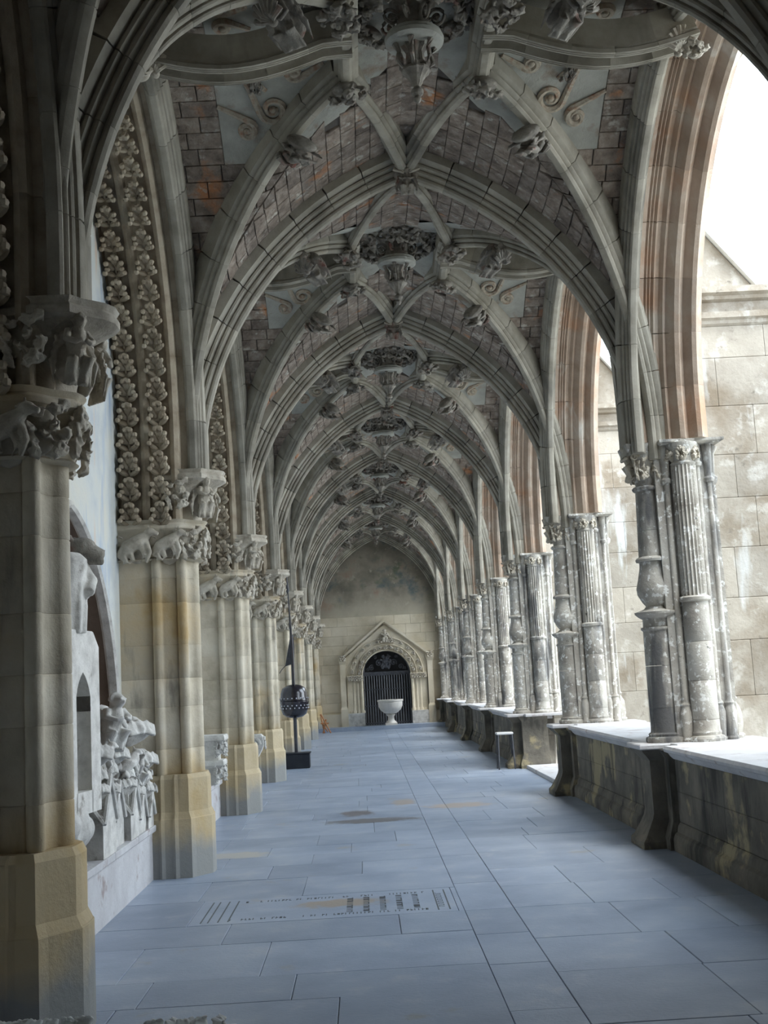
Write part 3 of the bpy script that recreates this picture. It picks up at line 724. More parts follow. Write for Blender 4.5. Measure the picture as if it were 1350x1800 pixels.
# ------------------------------------------------------------------ right side: pedestals, parapet, pillars, arcade
def rect(x0, x1, y0, y1): return [(x0, y0), (x1, y0), (x1, y1), (x0, y1)]
def make_pillar():
    t = bpy.data.objects.new('pillar', None); COL.objects.link(t)
    ped = obj('pedestal', G().loft([(rect(2.40, 3.0, -.26, .26), 0), (rect(2.40, 3.0, -.26, .26), .06), (rect(2.43, 3.0, -.235, .235), .09), (rect(2.48, 3.0, -.20, .20), .18), (rect(2.52, 3.0, -.18, .18), .26), (rect(2.53, 3.0, -.175, .175), .30),
        (rect(2.53, 3.0, -.175, .175), .76), (rect(2.50, 3.0, -.20, .20), .80), (rect(2.46, 3.0, -.24, .24), .84), (rect(2.45, 3.0, -.25, .25), .86)]).mesh('pedestal', 'parapet', 30), t)
    obj('pedestal_step', G().loft([(rect(2.60, 3.1, -.40, .40), 0), (rect(2.60, 3.1, -.40, .40), .10), (rect(2.66, 3.1, -.33, .33), .24), (rect(2.66, 3.1, -.32, .32), .78), (rect(2.60, 3.1, -.36, .36), .86)]).mesh('pedestal_step', 'parapet', 30), t)
    obj('pedestal_slab', G().prism([(2.43, -.27), (2.70, -.29), (2.72, -.45), (3.62, -.45), (3.62, .45), (2.72, .45), (2.70, .29), (2.43, .27)], .862, .91, .01).mesh('pedestal_slab', 'coping'), t)
    # baluster column in drums
    B1 = [(.185, .91), (.19, .93), (.185, .955), (.16, .965), (.165, .985), (.145, 1.0), (.142, 1.02), (.142, 1.22)]
    B2 = [(.142, 1.222), (.142, 1.60)]; B3 = [(.142, 1.603), (.14, 1.92), (.155, 1.935), (.155, 1.955)]
    B4 = [(.14, 1.957), (.14, 2.03), (.165, 2.045), (.20, 2.075), (.205, 2.095), (.17, 2.105), (.12, 2.125), (.10, 2.15), (.13, 2.19), (.165, 2.26), (.17, 2.32), (.15, 2.40), (.13, 2.50), (.125, 2.56)]
    B5 = [(.15, 2.563), (.155, 2.585), (.145, 2.60), (.125, 2.61), (.118, 2.85)]; B6 = [(.118, 2.853), (.108, 3.22), (.13, 3.235), (.135, 3.255), (.12, 3.27)]
    for p in (B1, B2, B3, B5, B6): obj('drum', G().lathe([(q*1.09, z) for q, z in p], (2.765, 0, 0), 24).mesh('drum', 'pillar', 35), t)
    obj('bulb', G().lathe([(q*1.06, z) for q, z in B4], (2.765, 0, 0), 28).mesh('bulb', 'pillar', 35), t)
    cb = obj('capital', G().lathe([(.11, 3.27), (.115, 3.40), (.15, 3.50), (.17, 3.58), (.15, 3.60)], (2.765, 0, 0), 20).mesh('capital', 'pillar', 35), t)
    obj('abacus', G().loft([(rect(2.57, 3.0, -.16, .16), 3.585), (rect(2.56, 3.0, -.17, .17), 3.62), (rect(2.55, 3.0, -.18, .18), 3.66)]).mesh('abacus', 'pillar'), t)
    for a in range(6): obj('acanthus', LB['foliage'], cb, (2.765+.10*cos(a*pi/3), .10*sin(a*pi/3), 3.42), (radians(-12), 0, a*pi/3+pi/2), (.55, .8, .75))
    obj('carved_head', LB['figure'], cb, (2.65, -.03, 3.50), (0, 0, -pi/2), (.75, .8, .75))
    for s in (-1, 1):
        for xx in (2.63, 2.89): obj('volute', LB['volutec'], cb, (xx, s*.14, 3.54), (0, 0, 0), (.55, .8, .55))
    # core
    obj('core', G().loft([(rect(2.80, 3.36, -.17, .17), .91), (rect(2.80, 3.36, -.17, .17), 3.62)]).mesh('core', 'pillar'), t)
    # fluted columns on both jambs
    for s in (-1, 1):
        c = (3.06, s*.20, 0)
        obj('column_base', G().lathe([(.16, .91), (.165, .935), (.155, .955), (.13, .965), (.135, .99), (.125, 1.01), (.122, 1.10)], c, 22).mesh('column_base', 'pillar', 35), t)
        for a, b in ((1.102, 1.45), (1.452, 1.80), (1.802, 2.16)): obj('drum', G().lathe([(.119, a), (.122, a+.006), (.121, b-.006), (.118, b)], c, 22).mesh('drum', 'pillar', 35), t)
        obj('ring', G().lathe([(.122, 2.16), (.143, 2.175), (.146, 2.20), (.12, 2.215)], c, 22).mesh('ring', 'pillar', 35), t)
        for a, b in ((2.217, 2.62), (2.622, 3.04), (3.042, 3.42)): obj('fluted_drum', G().lathe([(.116, a), (.116, b)], c, 40, flute=1, fl=.13).mesh('fluted_drum', 'pillar', 20), t)
        cc = obj('capital', G().lathe([(.105, 3.42), (.12, 3.44), (.10, 3.46), (.11, 3.52), (.15, 3.60), (.15, 3.63)], c, 20).mesh('capital', 'pillar', 35), t)
        for a in range(5): obj('acanthus', LB['foliage2'], cc, (c[0]+.09*cos(a*1.2-s*.9), c[1]+.09*sin(a*1.2-s*.9), 3.52), (radians(-12), 0, a*1.2-s*.9+pi/2), (.45, .7, .5))
        for xx, yy, rd, zt in ((2.90, s*.17, .032, 3.30), (3.20, s*.165, .03, 3.45), (3.30, s*.16, .03, 3.3)):
            q = (xx, yy, 0)
            obj('slender_shaft', G().lathe([(.055, .91), (.06, .93), (.05, .95), (.06, 1.08), (.062, 1.16), (.04, 1.22), (.05, 1.24), (rd, 1.27), (rd*.9, zt-.04), (.045, zt-.03), (.05, zt), (.035, zt+.02), (.045, zt+.2), (.05, 3.62)], q, 12).mesh('slender_shaft', 'pillar', 35), t)
    obj('outer_shaft', G().lathe([(.10, .91), (.11, .94), (.09, .96), (.10, 1.05), (.09, 1.16), (.05, 1.24), (.065, 1.27), (.045, 1.30), (.04, 3.25), (.07, 3.29), (.075, 3.33), (.05, 3.35), (.06, 3.55), (.10, 3.62)], (3.36, 0, 0), 16).mesh('outer_shaft', 'pillar', 35), t)
    obj('impost', G().loft([(rect(2.86, 3.40, -.26, .26), 3.62), (rect(2.84, 3.44, -.29, .29), 3.64), (rect(2.84, 3.44, -.29, .29), 3.665)]).mesh('impost', 'pillar'), t)
    return t
pl0 = make_pillar()
for k in range(-1, 8):
    t = pl0 if k == -1 else tree(pl0)
    t.location = (0, yk(k), 0); t['category'] = 'pillar'; t['group'] = 'clustered pillars of the courtyard arcade'
    t['label'] = 'clustered stone pillar with baluster column on a pedestal, ' + ('behind the camera on the right' if k == -1 else 'just outside the right edge of the photo' if k == 0 else 'against the end wall on the right' if k == 7 else '%s from the camera on the courtyard side' % ORD[k-1])
    t['label'] = t['label'].replace('clustered stone pillar with baluster column on a pedestal', 'clustered pillar with baluster column on pedestal')
def make_parapet():
    t = bpy.data.objects.new('parapet', None); COL.objects.link(t)
    e = [-2.07, -1.1, .05, 1.15, 2.07]; r = random.Random(3)
    for row, (z0, z1) in enumerate(((.24, .50), (.50, .78))):
        es = e if row else [-2.07, -1.5, -.4, .7, 1.6, 2.07]
        for a, b in zip(es, es[1:]): obj('block', G().loft([(rect(2.70+.003, 3.3, a+.004, b-.004), z0+.002), (rect(2.70, 3.3, a+.002, b-.002), z0+.008), (rect(2.70, 3.3, a+.002, b-.002), z1-.008), (rect(2.703, 3.3, a+.004, b-.004), z1-.001)]).mesh('parapet_block', 'parapet'), t)
    for a, b in zip(e, e[1:]):
        obj('base_block', G().loft([(rect(2.63, 3.3, a+.002, b-.002), 0), (rect(2.63, 3.3, a+.002, b-.002), .10), (rect(2.645, 3.3, a+.002, b-.002), .14), (rect(2.67, 3.3, a+.002, b-.002), .16), (rect(2.68, 3.3, a+.002, b-.002), .21), (rect(2.70, 3.3, a+.002, b-.002), .238)]).mesh('base_block', 'parapet', 30), t)
        obj('coping_stone', G().loft([(rect(2.69, 3.5, a+.003, b-.003), .782), (rect(2.66, 3.52, a+.003, b-.003), .81), (rect(2.645, 3.56, a+.003, b-.003), .835), (rect(2.61, 3.6, a+.003, b-.003), .85), (rect(2.60, 3.6, a+.003, b-.003), .875), (rect(2.615, 3.59, a+.003, b-.003), .90)]).mesh('coping_stone', 'coping', 30), t)
    return t
pa0 = make_parapet()
for k in (-2, -1, 0, 1, 3, 4, 5, 6):
    t = pa0 if k == -2 else tree(pa0)
    t.location = (0, yk(k)+L/2, 0); t['category'] = 'parapet'; t['group'] = 'low walls between the pillars'
    t['label'] = 'weathered low parapet wall with pale coping, ' + {-2: 'beside the camera', -1: 'outside the photo', 0: 'at the right edge before the nearest pillar', 1: 'between the two nearest pillars', 3: 'first one beyond the gap to the courtyard', 4: 'second one beyond the courtyard gap', 5: 'third one beyond the courtyard gap', 6: 'last one by the end wall'}[k]
# threshold in the gap between the pillars
th = obj('threshold', G().box(2.68, 3.7, -2.05, 2.05, -.01, .06, .01).mesh('threshold', 'coping'), None, (0, yk(2)+L/2, 0), label='pale stone threshold in the open gap between two pillars', cat='step')
P_ARC = [(.0, .13), (.03, .10), (.08, .10), (.09, .12), (.105, .095), (.12, .115), (.135, .09), (.15, .11), (.17, .08), (.19, .10), (.22, .10), (.25, .05), (.28, .075), (.31, .03), (.34, -.02), (.38, -.03), (.41, .005), (.43, .03), (.46, -.01), (.49, -.06), (.53, -.07), (.56, -.03), (.60, .0), (.60, .34), (0, .34)]
def make_arcade():
    t = bpy.data.objects.new('arcade_arch', None); COL.objects.link(t)
    pts = [Vector((2.70, a, z)) for a, z in full(parc(2.20, 3.95, 2.62, 0, 16, zs=3.665))]
    voussoirs(t, pts, P_ARC, 16, 'arcade', lat=(1, 0, 0), per=3)
    g = G(); fh = full(parc(2.20, 3.95, 2.62, .28, 16, zs=3.66))
    for (a, z), (b, y) in zip(fh, fh[1:]):
        if abs(b-a) > 1e-4:
            for x in (2.84, 3.28): g.add([(x, a, z), (x, b, y), (x, b, 7.4), (x, a, 7.4)], [(0, 1, 2, 3) if x > 3 else (3, 2, 1, 0)])
    obj('spandrel', g.mesh('spandrel', 'buttress'), t)
    return t
ar0 = make_arcade()
for k in range(-2, 7):
    t = ar0 if k == -2 else tree(ar0)
    t.location = (0, yk(k)+L/2, 0); t['category'] = 'arch'; t['group'] = 'open arches to the courtyard'
    t['label'] = 'orange brown moulded pointed arch open to the courtyard, ' + ('beside the camera' if k == -2 else 'outside the photo at the right' if k == -1 else 'ending on the %s pillar' % (ORD+['last'])[k] if k < 6 else 'ending at the end wall')
springer_r = G().loft([(rect(2.86, 3.25, -.17, .17), 3.66), (rect(2.86, 3.25, -.17, .17), 5.2), (rect(2.86, 3.25, -.4, .4), 6.2)]).mesh('springer', 'arcade')
for k in range(-1, 8): obj('wall_right', springer_r, None, (0, yk(k), 0), kind='structure')
obj('wall_right', G().box(2.9, 3.2, yb, yk(0)-.35, .91, 7.3).mesh('wall_right', 'pier'), kind='structure')  # unseen; closes the near bays, added so light comes mostly from ahead
# unseen slab over the vaults, added to keep sky light out
obj('roof_light_block', G().box(-3.0, 3.9, yb-.5, YE+.6, 7.3, 7.5).mesh('roof_light_block', 'rib'), kind='structure')
# buttresses in the courtyard
def make_buttress():
    t = bpy.data.objects.new('buttress', None); COL.objects.link(t); r = random.Random(17)
    z = 0.0; i = 0
    X1 = 9.0
    while z < 4.85:
        h_ = r.choice([.42, .48, .52, .40]); z1 = min(z+h_, 4.86)
        if 4.86-z1 < .2: z1 = 4.86
        x = 3.30; first = True
        while x < X1-.01:
            wd = r.uniform(.45, .85)*(.6 if (first and i % 2) else 1); e = min(x+wd, X1); first = False
            if X1-e < .3: e = X1
            obj('block', G().loft([(rect(x+.005, e-.005, .215, 1.2), z+.001), (rect(x+.002, e-.002, .21, 1.2), z+.008), (rect(x+.002, e-.002, .21, 1.2), z1-.008), (rect(x+.005, e-.005, .215, 1.2), z1-.001)]).mesh('block', 'buttress'), t)
            x = e
        z = z1; i += 1
    def corn(z0, out):
        return G().loft([(rect(3.42, X1+.1, .21-.0, 1.2), z0), (rect(3.42, X1+.1, .21-out*.4, 1.2), z0+.02), (rect(3.42, X1+.1, .21-out*.5, 1.2), z0+.05), (rect(3.42, X1+.1, .21-out, 1.2), z0+.07), (rect(3.42, X1+.1, .21-out, 1.2), z0+.13)])
    obj('string_course', corn(4.86, .06).mesh('string_course', 'buttress', 30), t)
    obj('wall_strip', G().box(3.42, X1, .21, 1.2, 4.99, 5.10).mesh('wall_strip', 'buttress'), t)
    obj('cornice', corn(5.10, .11).mesh('cornice', 'buttress', 30), t)
    # raking upper part with pale coping
    g = G().add([(3.42, .35, 5.23), (4.12, .35, 5.23), (3.42, .35, 6.12), (3.42, 1.1, 5.23), (4.12, 1.1, 5.23), (3.42, 1.1, 6.12)], [(0, 1, 2), (5, 4, 3), (1, 4, 5, 2)])
    obj('raking_wall', g.mesh('raking_wall', 'buttress'), t)
    d = Vector((.70, 0, -.89)).normalized(); n_ = Vector((.89, 0, .70)).normalized()
    a = Vector((3.40, 0, 6.16)); b = a+d*1.16
    vs = [];
    for p in (a, b):
        for y_ in (.28, 1.15):
            for q in (0, .13): vs.append(p+n_*q+Vector((0, y_, 0)))
    obj('raking_coping', G().add(vs, [(0, 4, 5, 1), (2, 3, 7, 6), (1, 5, 7, 3), (0, 2, 6, 4), (4, 6, 7, 5), (0, 1, 3, 2)]).mesh('raking_coping', 'white'), t)
    return t
bt0 = make_buttress()
for k in range(-1, 8):
    t = bt0 if k == -1 else tree(bt0)
    t.location = (0, yk(k), 0); t['category'] = 'buttress'; t['group'] = 'ashlar buttresses in the courtyard'
    t['label'] = 'pale ashlar buttress with cornice seen through the arcade, ' + ('behind the camera' if k == -1 else 'outside the photo' if k == 0 else 'last by the end wall' if k == 7 else 'behind the %s pillar' % ORD[k-1])
# crocketed pinnacle beyond the first buttress
pin = bpy.data.objects.new('pinnacle', None); COL.objects.link(pin); pin.location = (4.80, yk(1)+.75, 5.2)
pin['label'] = 'pale pinnacle with crockets against the bright sky at the right edge'; pin['category'] = 'pinnacle'
obj('spire', G().loft([(rect(-.22, .22, -.22, .22), 0), (rect(-.22, .22, -.22, .22), .7), (rect(-.26, .26, -.26, .26), .75), (rect(-.2, .2, -.2, .2), .8), (rect(-.03, .03, -.03, .03), 3.1)]).mesh('spire', 'white'), pin)
wb = LB['bulb'].copy(); wb.materials.clear(); wb.materials.append(M['white'])
for i in range(9):
    z = .85+.24*i; wd = .2-.17*(z-.8)/2.3
    for a in range(4): obj('crocket', wb, pin, ((wd+.05)*cos(a*pi/2+pi/4)*1.2, (wd+.05)*sin(a*pi/2+pi/4)*1.2, z), (0, 0, a*pi/2+pi/4+pi/2), (.5, .8, .6))
obj('courtyard_ground', G().box(3.3, 40, -12, 60, -.2, -.02).mesh('ground', 'ground'), kind='structure')
# ------------------------------------------------------------------ end wall
EY = YE
we = obj('wall_end', G().box(-2.6, 3.6, EY+.45, EY+.6, 0, 7.4).mesh('wall_end', 'endwall'), kind='structure')
def door_z(x):
    a = abs(x-.80); hw = .80
    return None if a >= hw else 1.78+sqrt(.86**2-(a+.0)**2)*1.0
# ashlar facing below the painting
zz = .13; r = random.Random(4); row = 0
while zz < 3.5:
    h_ = .32 if zz > .6 else .24; z1 = zz+h_; x = -2.2+(.2 if row % 2 else 0)
    while x < 3.4:
        e = x+r.uniform(.5, .8)
        x0_, x1_ = x, e
        if zz < 2.7 and x1_ > -.02 and x0_ < 1.62:
            if x0_ < -.1: obj('ashlar', G().box(x0_+.003, -.02, EY, EY+.45, zz+.003, z1-.003).mesh('ashlar', 'endwall'), we)
            if x1_ > 1.7: obj('ashlar', G().box(1.62, x1_-.003, EY, EY+.45, zz+.003, z1-.003).mesh('ashlar', 'endwall'), we)
        else: obj('ashlar', G().box(x0_+.003, x1_-.003, EY, EY+.45, zz+.003, z1-.003).mesh('ashlar', 'endwall'), we)
        x = e
    zz = z1; row += 1
obj('painting', G().box(-2.2, 3.4, EY+.004, EY+.45, zz, 7.2).mesh('painting', 'endfresco'), we, label='dark faded fresco filling the top of the end wall')
obj('trim_2', G().box(-2.0, -.1, EY-.14, EY, .13, .56, .01).mesh('trim_2', 'endwall'), kind='structure')
obj('trim_3', G().box(1.75, 3.0, EY-.14, EY, .13, .54, .01).mesh('trim_3', 'endwall'), kind='structure')
pt = bpy.data.objects.new('portal', None); COL.objects.link(pt); pt.location = (.80, EY, 0); pt['label'] = 'carved stone portal with gable and foliage arch in the end wall'; pt['category'] = 'portal'
# gable slab with arched hole
g = G(); N = 32
def gab(x): return 3.50-abs(x)*.78
xs = [-1.40+2.8*i/N for i in range(N+1)]
for a, b in zip(xs, xs[1:]):
    def lo(x): return 1.78+sqrt(max(0, .82**2-x*x)) if abs(x) < .82 else 1.78
    la, lb_ = lo(a), lo(b)
    for y_, fl in ((-.10, 0), (.0, 1)):
        f = (0, 1, 2, 3); g.add([(a, y_, la), (b, y_, lb_), (b, y_, gab(b)), (a, y_, gab(a))], [f if not fl else f[::-1]])
    g.add([(a, -.10, la), (b, -.10, lb_), (b, .35, lb_), (a, .35, la)], [(3, 2, 1, 0)])
obj('gable', g.mesh('gable', 'endwall'), pt)
for s in (-1, 1):
    obj('raking_moulding', sweep(resample([Vector((s*1.52, -.12, 2.36)), Vector((0, -.12, 3.58))], 4), [(-.08, 0), (.06, 0), (.08, .03), (.06, .07), (-.08, .07)], (0, 1, 0)).mesh('raking_moulding', 'endwall'), pt)
    obj('buttress_strip', G().loft([(rect(s*1.48-.12, s*1.48+.12, -.22, 0), .13), (rect(s*1.48-.12, s*1.48+.12, -.22, 0), .70), (rect(s*1.48-.09, s*1.48+.09, -.18, 0), .78), (rect(s*1.48-.09, s*1.48+.09, -.18, 0), 2.20), (rect(s*1.48-.13, s*1.48+.13, -.22, 0), 2.30), (rect(s*1.48-.13, s*1.48+.13, -.22, 0), 2.42)]).mesh('buttress_strip', 'endwall'), pt)
    obj('strip_cap', LB['foliage'], pt, (s*1.48, -.18, 2.42), (0, 0, 0), (.9, 1, .7))
    for j, (dx, rd) in enumerate(((.86, .05), (1.0, .04), (1.13, .05), (1.26, .035))):
        obj('jamb_shaft', G().lathe([(rd+.03, .56), (rd+.03, .62), (rd, .66), (rd, 1.62), (rd+.02, 1.64)], (s*dx, -.10+.02*j, 0), 12).mesh('jamb_shaft', 'endwall', 40), pt)
    obj('jamb', G().box(min(s*.82, s*1.36), max(s*.82, s*1.36), -.09, .40, .13, 1.78).mesh('jamb', 'endwall'), pt)
    obj('jamb_plinth', G().box(min(s*.80, s*1.38), max(s*.80, s*1.38), -.20, .1, .13, .56, .01).mesh('jamb_plinth', 'frag'), pt)
    ic = obj('impost', G().box(min(s*.80, s*1.36), max(s*.80, s*1.36), -.15, .1, 1.64, 1.82, .01).mesh('impost', 'endwall'), pt)
    for q in range(3): obj('carved_foliage', LB['foliage'], ic, (s*(.90+.17*q), -.15, 1.73), (0, 0, 0), (.7, .8, .6))
for Rr, n_, s_ in ((.90, 15, .75), (1.14, 13, .7)):
    for i in range(n_):
        a = pi*(i+.5)/n_; z_ = 1.82+Rr*sin(a); x_ = Rr*cos(a)*1.02
        if z_ < gab(x_)-.1: obj('carved_foliage', LB['foliage' if i % 2 else 'foliage2'], pt, (x_, -.13, z_), (0, -a+pi/2, 0), (s_*.8, s_, s_*.55))
for Rr in (.83, 1.02, 1.24):
    pts = [Vector((Rr*cos(pi*i/24), -.12, 1.80+min(Rr*sin(pi*i/24), 9))) for i in range(25)]
    pts = [p for p in pts if p.z < gab(p.x)-.04]
    obj('archivolt', G().tube(pts, .026, 6).mesh('archivolt', 'endwall', True), pt)
obj('carved_figure', LB['figure'], pt, (0, -.12, 3.10), (0, 0, 0), (1.2, 1.1, 1.0))
for s in (-1, 1): obj('carved_foliage', LB['foliage'], pt, (s*.18, -.12, 2.96), (0, 0, 0), (.8, 1, .6))
# iron gate
gt = bpy.data.objects.new('gate', None); COL.objects.link(gt); gt.location = (.80, EY+.12, 0); gt['label'] = 'dark iron gate with vertical bars under an openwork tympanum'; gt['category'] = 'gate'
for i in range(19):
    x = -.77+1.54*i/18; obj('bar', G().box(x-.014, x+.014, -.014, .014, .13, 1.80).mesh('bar', 'bars'), gt)
for z, h_ in ((.16, .05), (.75, .03), (1.78, .13), (1.30, .03)): obj('rail', G().box(-.80, .80, -.03, .03, z, z+h_).mesh('rail', 'iron'), gt)
hoop = [Vector((.78*cos(pi*i/20), 0, 1.85+.78*sin(pi*i/20))) for i in range(21)]
obj('hoop', G().tube(hoop, .03, 6).mesh('hoop', 'iron', True), gt)
vi = LB['volute'].copy(); vi.materials.clear(); vi.materials.append(M['iron'])
fi = LB['clump'].copy(); fi.materials.clear(); fi.materials.append(M['iron'])
for (x, z, s_) in ((-.5, 2.05, 1.2), (.5, 2.05, 1.2), (-.25, 2.2, 1.4), (.25, 2.2, 1.4), (-.62, 2.0, .7), (.62, 2.0, .7), (-.35, 2.4, .8), (.35, 2.4, .8)): obj('scroll', vi, gt, (x, 0, z), (0, x*2, 0), (s_, 1, s_))
obj('crest', fi, gt, (0, -.02, 2.22), (0, 0, 0), (1.3, .6, 1.6))
obj('wall_shade_panel', G().box(-.1, 1.7, EY+.40, EY+.44, .1, 2.75).mesh('wall_shade_panel', 'dark'), kind='structure')  # near-black panel, the darkness of the unlit room put into its colour
# font
ft = bpy.data.objects.new('font', None); COL.objects.link(ft); ft.location = (.86, 40.35, .13); ft['label'] = 'pale marble basin on a moulded foot standing before the iron gate'; ft['category'] = 'font'
obj('foot', G().loft([(rect(-.20, .20, -.20, .20), 0), (rect(-.20, .20, -.20, .20), .07)]).mesh('foot', 'marble'), ft)
obj('stem', G().lathe([(.18, .07), (.17, .10), (.11, .16), (.10, .27), (.13, .32), (.15, .34), (.12, .36)], n=24).mesh('stem', 'marble', 40), ft)
obj('bowl', G().lathe([(.10, .36), (.22, .40), (.34, .50), (.40, .62), (.405, .72), (.41, .74), (.40, .76), (.43, .78), (.435, .83), (.40, .835), (.37, .78), (.30, .60), (.0, .52)], n=36).mesh('bowl', 'marble', 40), ft)
# wooden folding stand by the corner
ws = bpy.data.objects.new('folding_stand', None); COL.objects.link(ws); ws.location = (-1.30, 39.6, 0); ws['label'] = 'small orange wooden folding stand leaning by the far left corner'; ws['category'] = 'stand'
for a, b in (((-.14, 0, .62), (.16, .0, 0)), ((-.16, .12, .62), (-.05, .12, 0)), ((.02, .0, .45), (-.10, .1, 0)), ((-.14, .1, .35), (.06, .1, .05))): obj('leg', G().tube([a, b], .022, 4).mesh('leg', 'wood'), ws)
obj('crossbar', G().box(-.16, .10, -.02, .14, .30, .34).mesh('crossbar', 'wood'), ws)
obj('wall_back_light_block', G().box(-3, 4, yb-.4, yb-.2, 0, 7.5).mesh('wall_back_light_block', 'pier'), kind='structure')  # unseen end wall, added to stop sky light coming from behind the camera
# ------------------------------------------------------------------ barrel finial on a stand
st = bpy.data.objects.new('iron_finial', None); COL.objects.link(st); st.location = (-1.38, 23.85, 0); st['label'] = 'dark ribbed iron barrel finial with tall spike on a black box'; st['category'] = 'finial'
bx_ = obj('box_base', G().box(-.26, .26, -.20, .20, 0, .28, .008).mesh('box_base', 'box'), st, label='black box base')
obj('box_lid', G().box(-.28, .28, -.22, .22, .28, .30).mesh('box_lid', 'box'), bx_)
obj('pole', G().tube([(0, 0, .30), (0, 0, 1.0)], .035, 12).mesh('pole', 'iron', True), st)
obj('barrel', G().lathe([(.06, .97), (.16, .99), (.23, 1.04), (.26, 1.12), (.27, 1.22), (.285, 1.27), (.285, 1.29), (.275, 1.30), (.285, 1.31), (.285, 1.33), (.27, 1.36), (.262, 1.45), (.225, 1.55), (.14, 1.60), (.05, 1.62)], n=36, flute=1, fl=.035).mesh('barrel', 'barrel', 40), st)
rv = G().ball((0, 0, 0), .013, 8, 6).mesh('rivet', 'rivet', True)
for z in (1.21, 1.35, 1.16):
    for i in range(20): obj('rivet', rv, st, (.278*cos(i*pi/10+z*9), .278*sin(i*pi/10+z*9), z), label='pale round rivet' if i == 0 else None)
obj('spike', G().tube([(0, 0, 1.6), (0, 0, 2.4), (-.02, 0, 3.0), (-.045, 0, 3.75)], [.035, .032, .018, .010], 10).mesh('spike', 'barrel', True), st)
obj('spike_tip', G().lathe([(.005, 3.40), (.035, 3.48), (.02, 3.6), (.003, 3.78)], (-.04, 0, 0), 10).mesh('spike_tip', 'iron', True), st)
obj('vane', G().add([(-.03, -.008, 2.55), (-.03, .008, 2.55), (-.15, -.008, 1.98), (-.15, .008, 1.98), (-.02, -.008, 2.02), (-.02, .008, 2.02)], [(0, 2, 4), (1, 5, 3), (0, 1, 3, 2), (2, 3, 5, 4), (0, 4, 5, 1)]).mesh('vane', 'iron'), st)
obj('tail_wire', G().tube([(-.02, 0, 2.02), (-.14, 0, 2.0), (-.22, 0, 1.92), (-.27, 0, 1.85)], .008, 5).mesh('tail_wire', 'iron', True), st)
for dx in (-.04, .04): obj('strap', G().tube([(dx*.6, 0, 2.6), (dx, 0, 2.35), (dx*.4, 0, 1.95)], .009, 5).mesh('strap', 'iron', True), st)
# stool
sl = bpy.data.objects.new('stool', None); COL.objects.link(sl); sl.location = (2.36, 20.75, 0); sl['label'] = 'small stool with white seat and black metal legs before a pedestal'; sl['category'] = 'stool'
obj('seat', G().box(-.14, .14, -.14, .14, .58, .62, .01).mesh('seat', 'seat'), sl, label='white seat')
for x, y in ((-.13, -.13), (.13, -.13), (.13, .13), (-.13, .13)): obj('leg', G().tube([(x*.9, y*.9, .58), (x*1.05, y*1.05, 0)], .013, 6).mesh('leg', 'iron', True), sl)
# ------------------------------------------------------------------ loose carved stones on the left bench
def pinn(x, y, z, a, b, h1, h2, lab, tops, seed=0):
    t = bpy.data.objects.new('carved_fragment', None); COL.objects.link(t); t.location = (x, y, z); t['label'] = lab; t['category'] = 'carved stone'; t['group'] = 'loose carved stones on the left bench'
    obj('shaft', G().loft([(rect(-a, a, -b, b), 0), (rect(-a, a, -b, b), h1-.05), (rect(-a*.8, a*.8, -b*.8, b*.8), h1-.03), (rect(-a*.75, a*.75, -b*.7, b*.7), h1+h2*.2), (rect(-a*.45, a*.45, -b*.4, b*.4), h1+h2*.5)]).mesh('shaft', 'frag'), t)
    for q, (w_, d_) in enumerate(((a, b), (b, a), (a, b), (b, a))):   # gablet on each face, drawn on the -y face
        g = G(); e = w_+.006; H = w_*1.5
        for s in (-1, 1): g.tube([(s*e, -d_-.01, h1-.10), (s*e*.5, -d_-.012, h1-.10+H*.5), (0, -d_-.01, h1-.10+H)], [.018, .018, .02], 6)
        g.add([(-w_, -d_-.002, h1-.08), (w_, -d_-.002, h1-.08), (0, -d_-.002, h1-.08+H*.95), (-w_, 0, h1-.08), (w_, 0, h1-.08), (0, 0, h1-.08+H*.95)], [(0, 1, 2), (0, 2, 5, 3), (1, 4, 5, 2)])
        obj('gablet', g.mesh('gablet', 'frag', 40), t, rot=(0, 0, q*pi/2))
    r = random.Random(seed)
    for i in range(2):
        for q in range(4):
            zz = h1+.06+h2*(.12+.38*i); rr_ = (.75-.3*i)
            obj('crocket', LB['bulb'], t, (a*rr_*cos(q*pi/2+pi/4), b*rr_*sin(q*pi/2+pi/4), zz), (r.uniform(-.4, .2), 0, q*pi/2+pi/4+.5*i+pi/2), (.62, .62, .75))
    for (mm, dx, dy, dz, rz, sc) in tops: obj('carved_top', LB[mm], t, (dx, dy, h1+dz), (0, .15*dx*10, rz), sc)
    return t
BZ = .465
pinn(-2.0, 8.86, BZ, .125, .22, .34, .30, 'carved pinnacle fragment, nearest of the row, with dark left side', [('bulb', .04, -.12, .36, .6, (1.0, 1.0, 1.0)), ('fragbeast', .02, .08, .36, 1.2, (.8, 1.1, .8))], 1)
pinn(-2.03, 9.38, BZ, .115, .19, .30, .40, 'tallest carved fragment of the row with a large crouching figure on top', [('fragfigure', .03, -.02, .62, .9, (1.25, 1.5, 1.0)), ('bulb', .06, .05, .36, 1.1, (.9, .9, .9))], 3)
pinn(-1.99, 9.84, BZ, .11, .17, .30, .26, 'rounded carved gabled fragment in the middle of the row', [('fragbeast', .02, .0, .30, 1.3, (.8, 1.2, .8))], 4)
pinn(-2.0, 10.22, BZ, .11, .16, .22, .42, 'tall carved fragment with a bulky foliage head, next to last in the row', [('bulb', .02, .0, .58, .9, (1.35, 1.35, 1.2)), ('fragfigure', .05, -.04, .30, .7, (.8, 1.2, .7))], 5)
pinn(-1.98, 10.56, BZ, .10, .13, .20, .30, 'small carved fragment at the far end of the row by the second pier', [('bulb', .02, .0, .34, 1.0, (1.0, 1.0, 1.0))], 6)
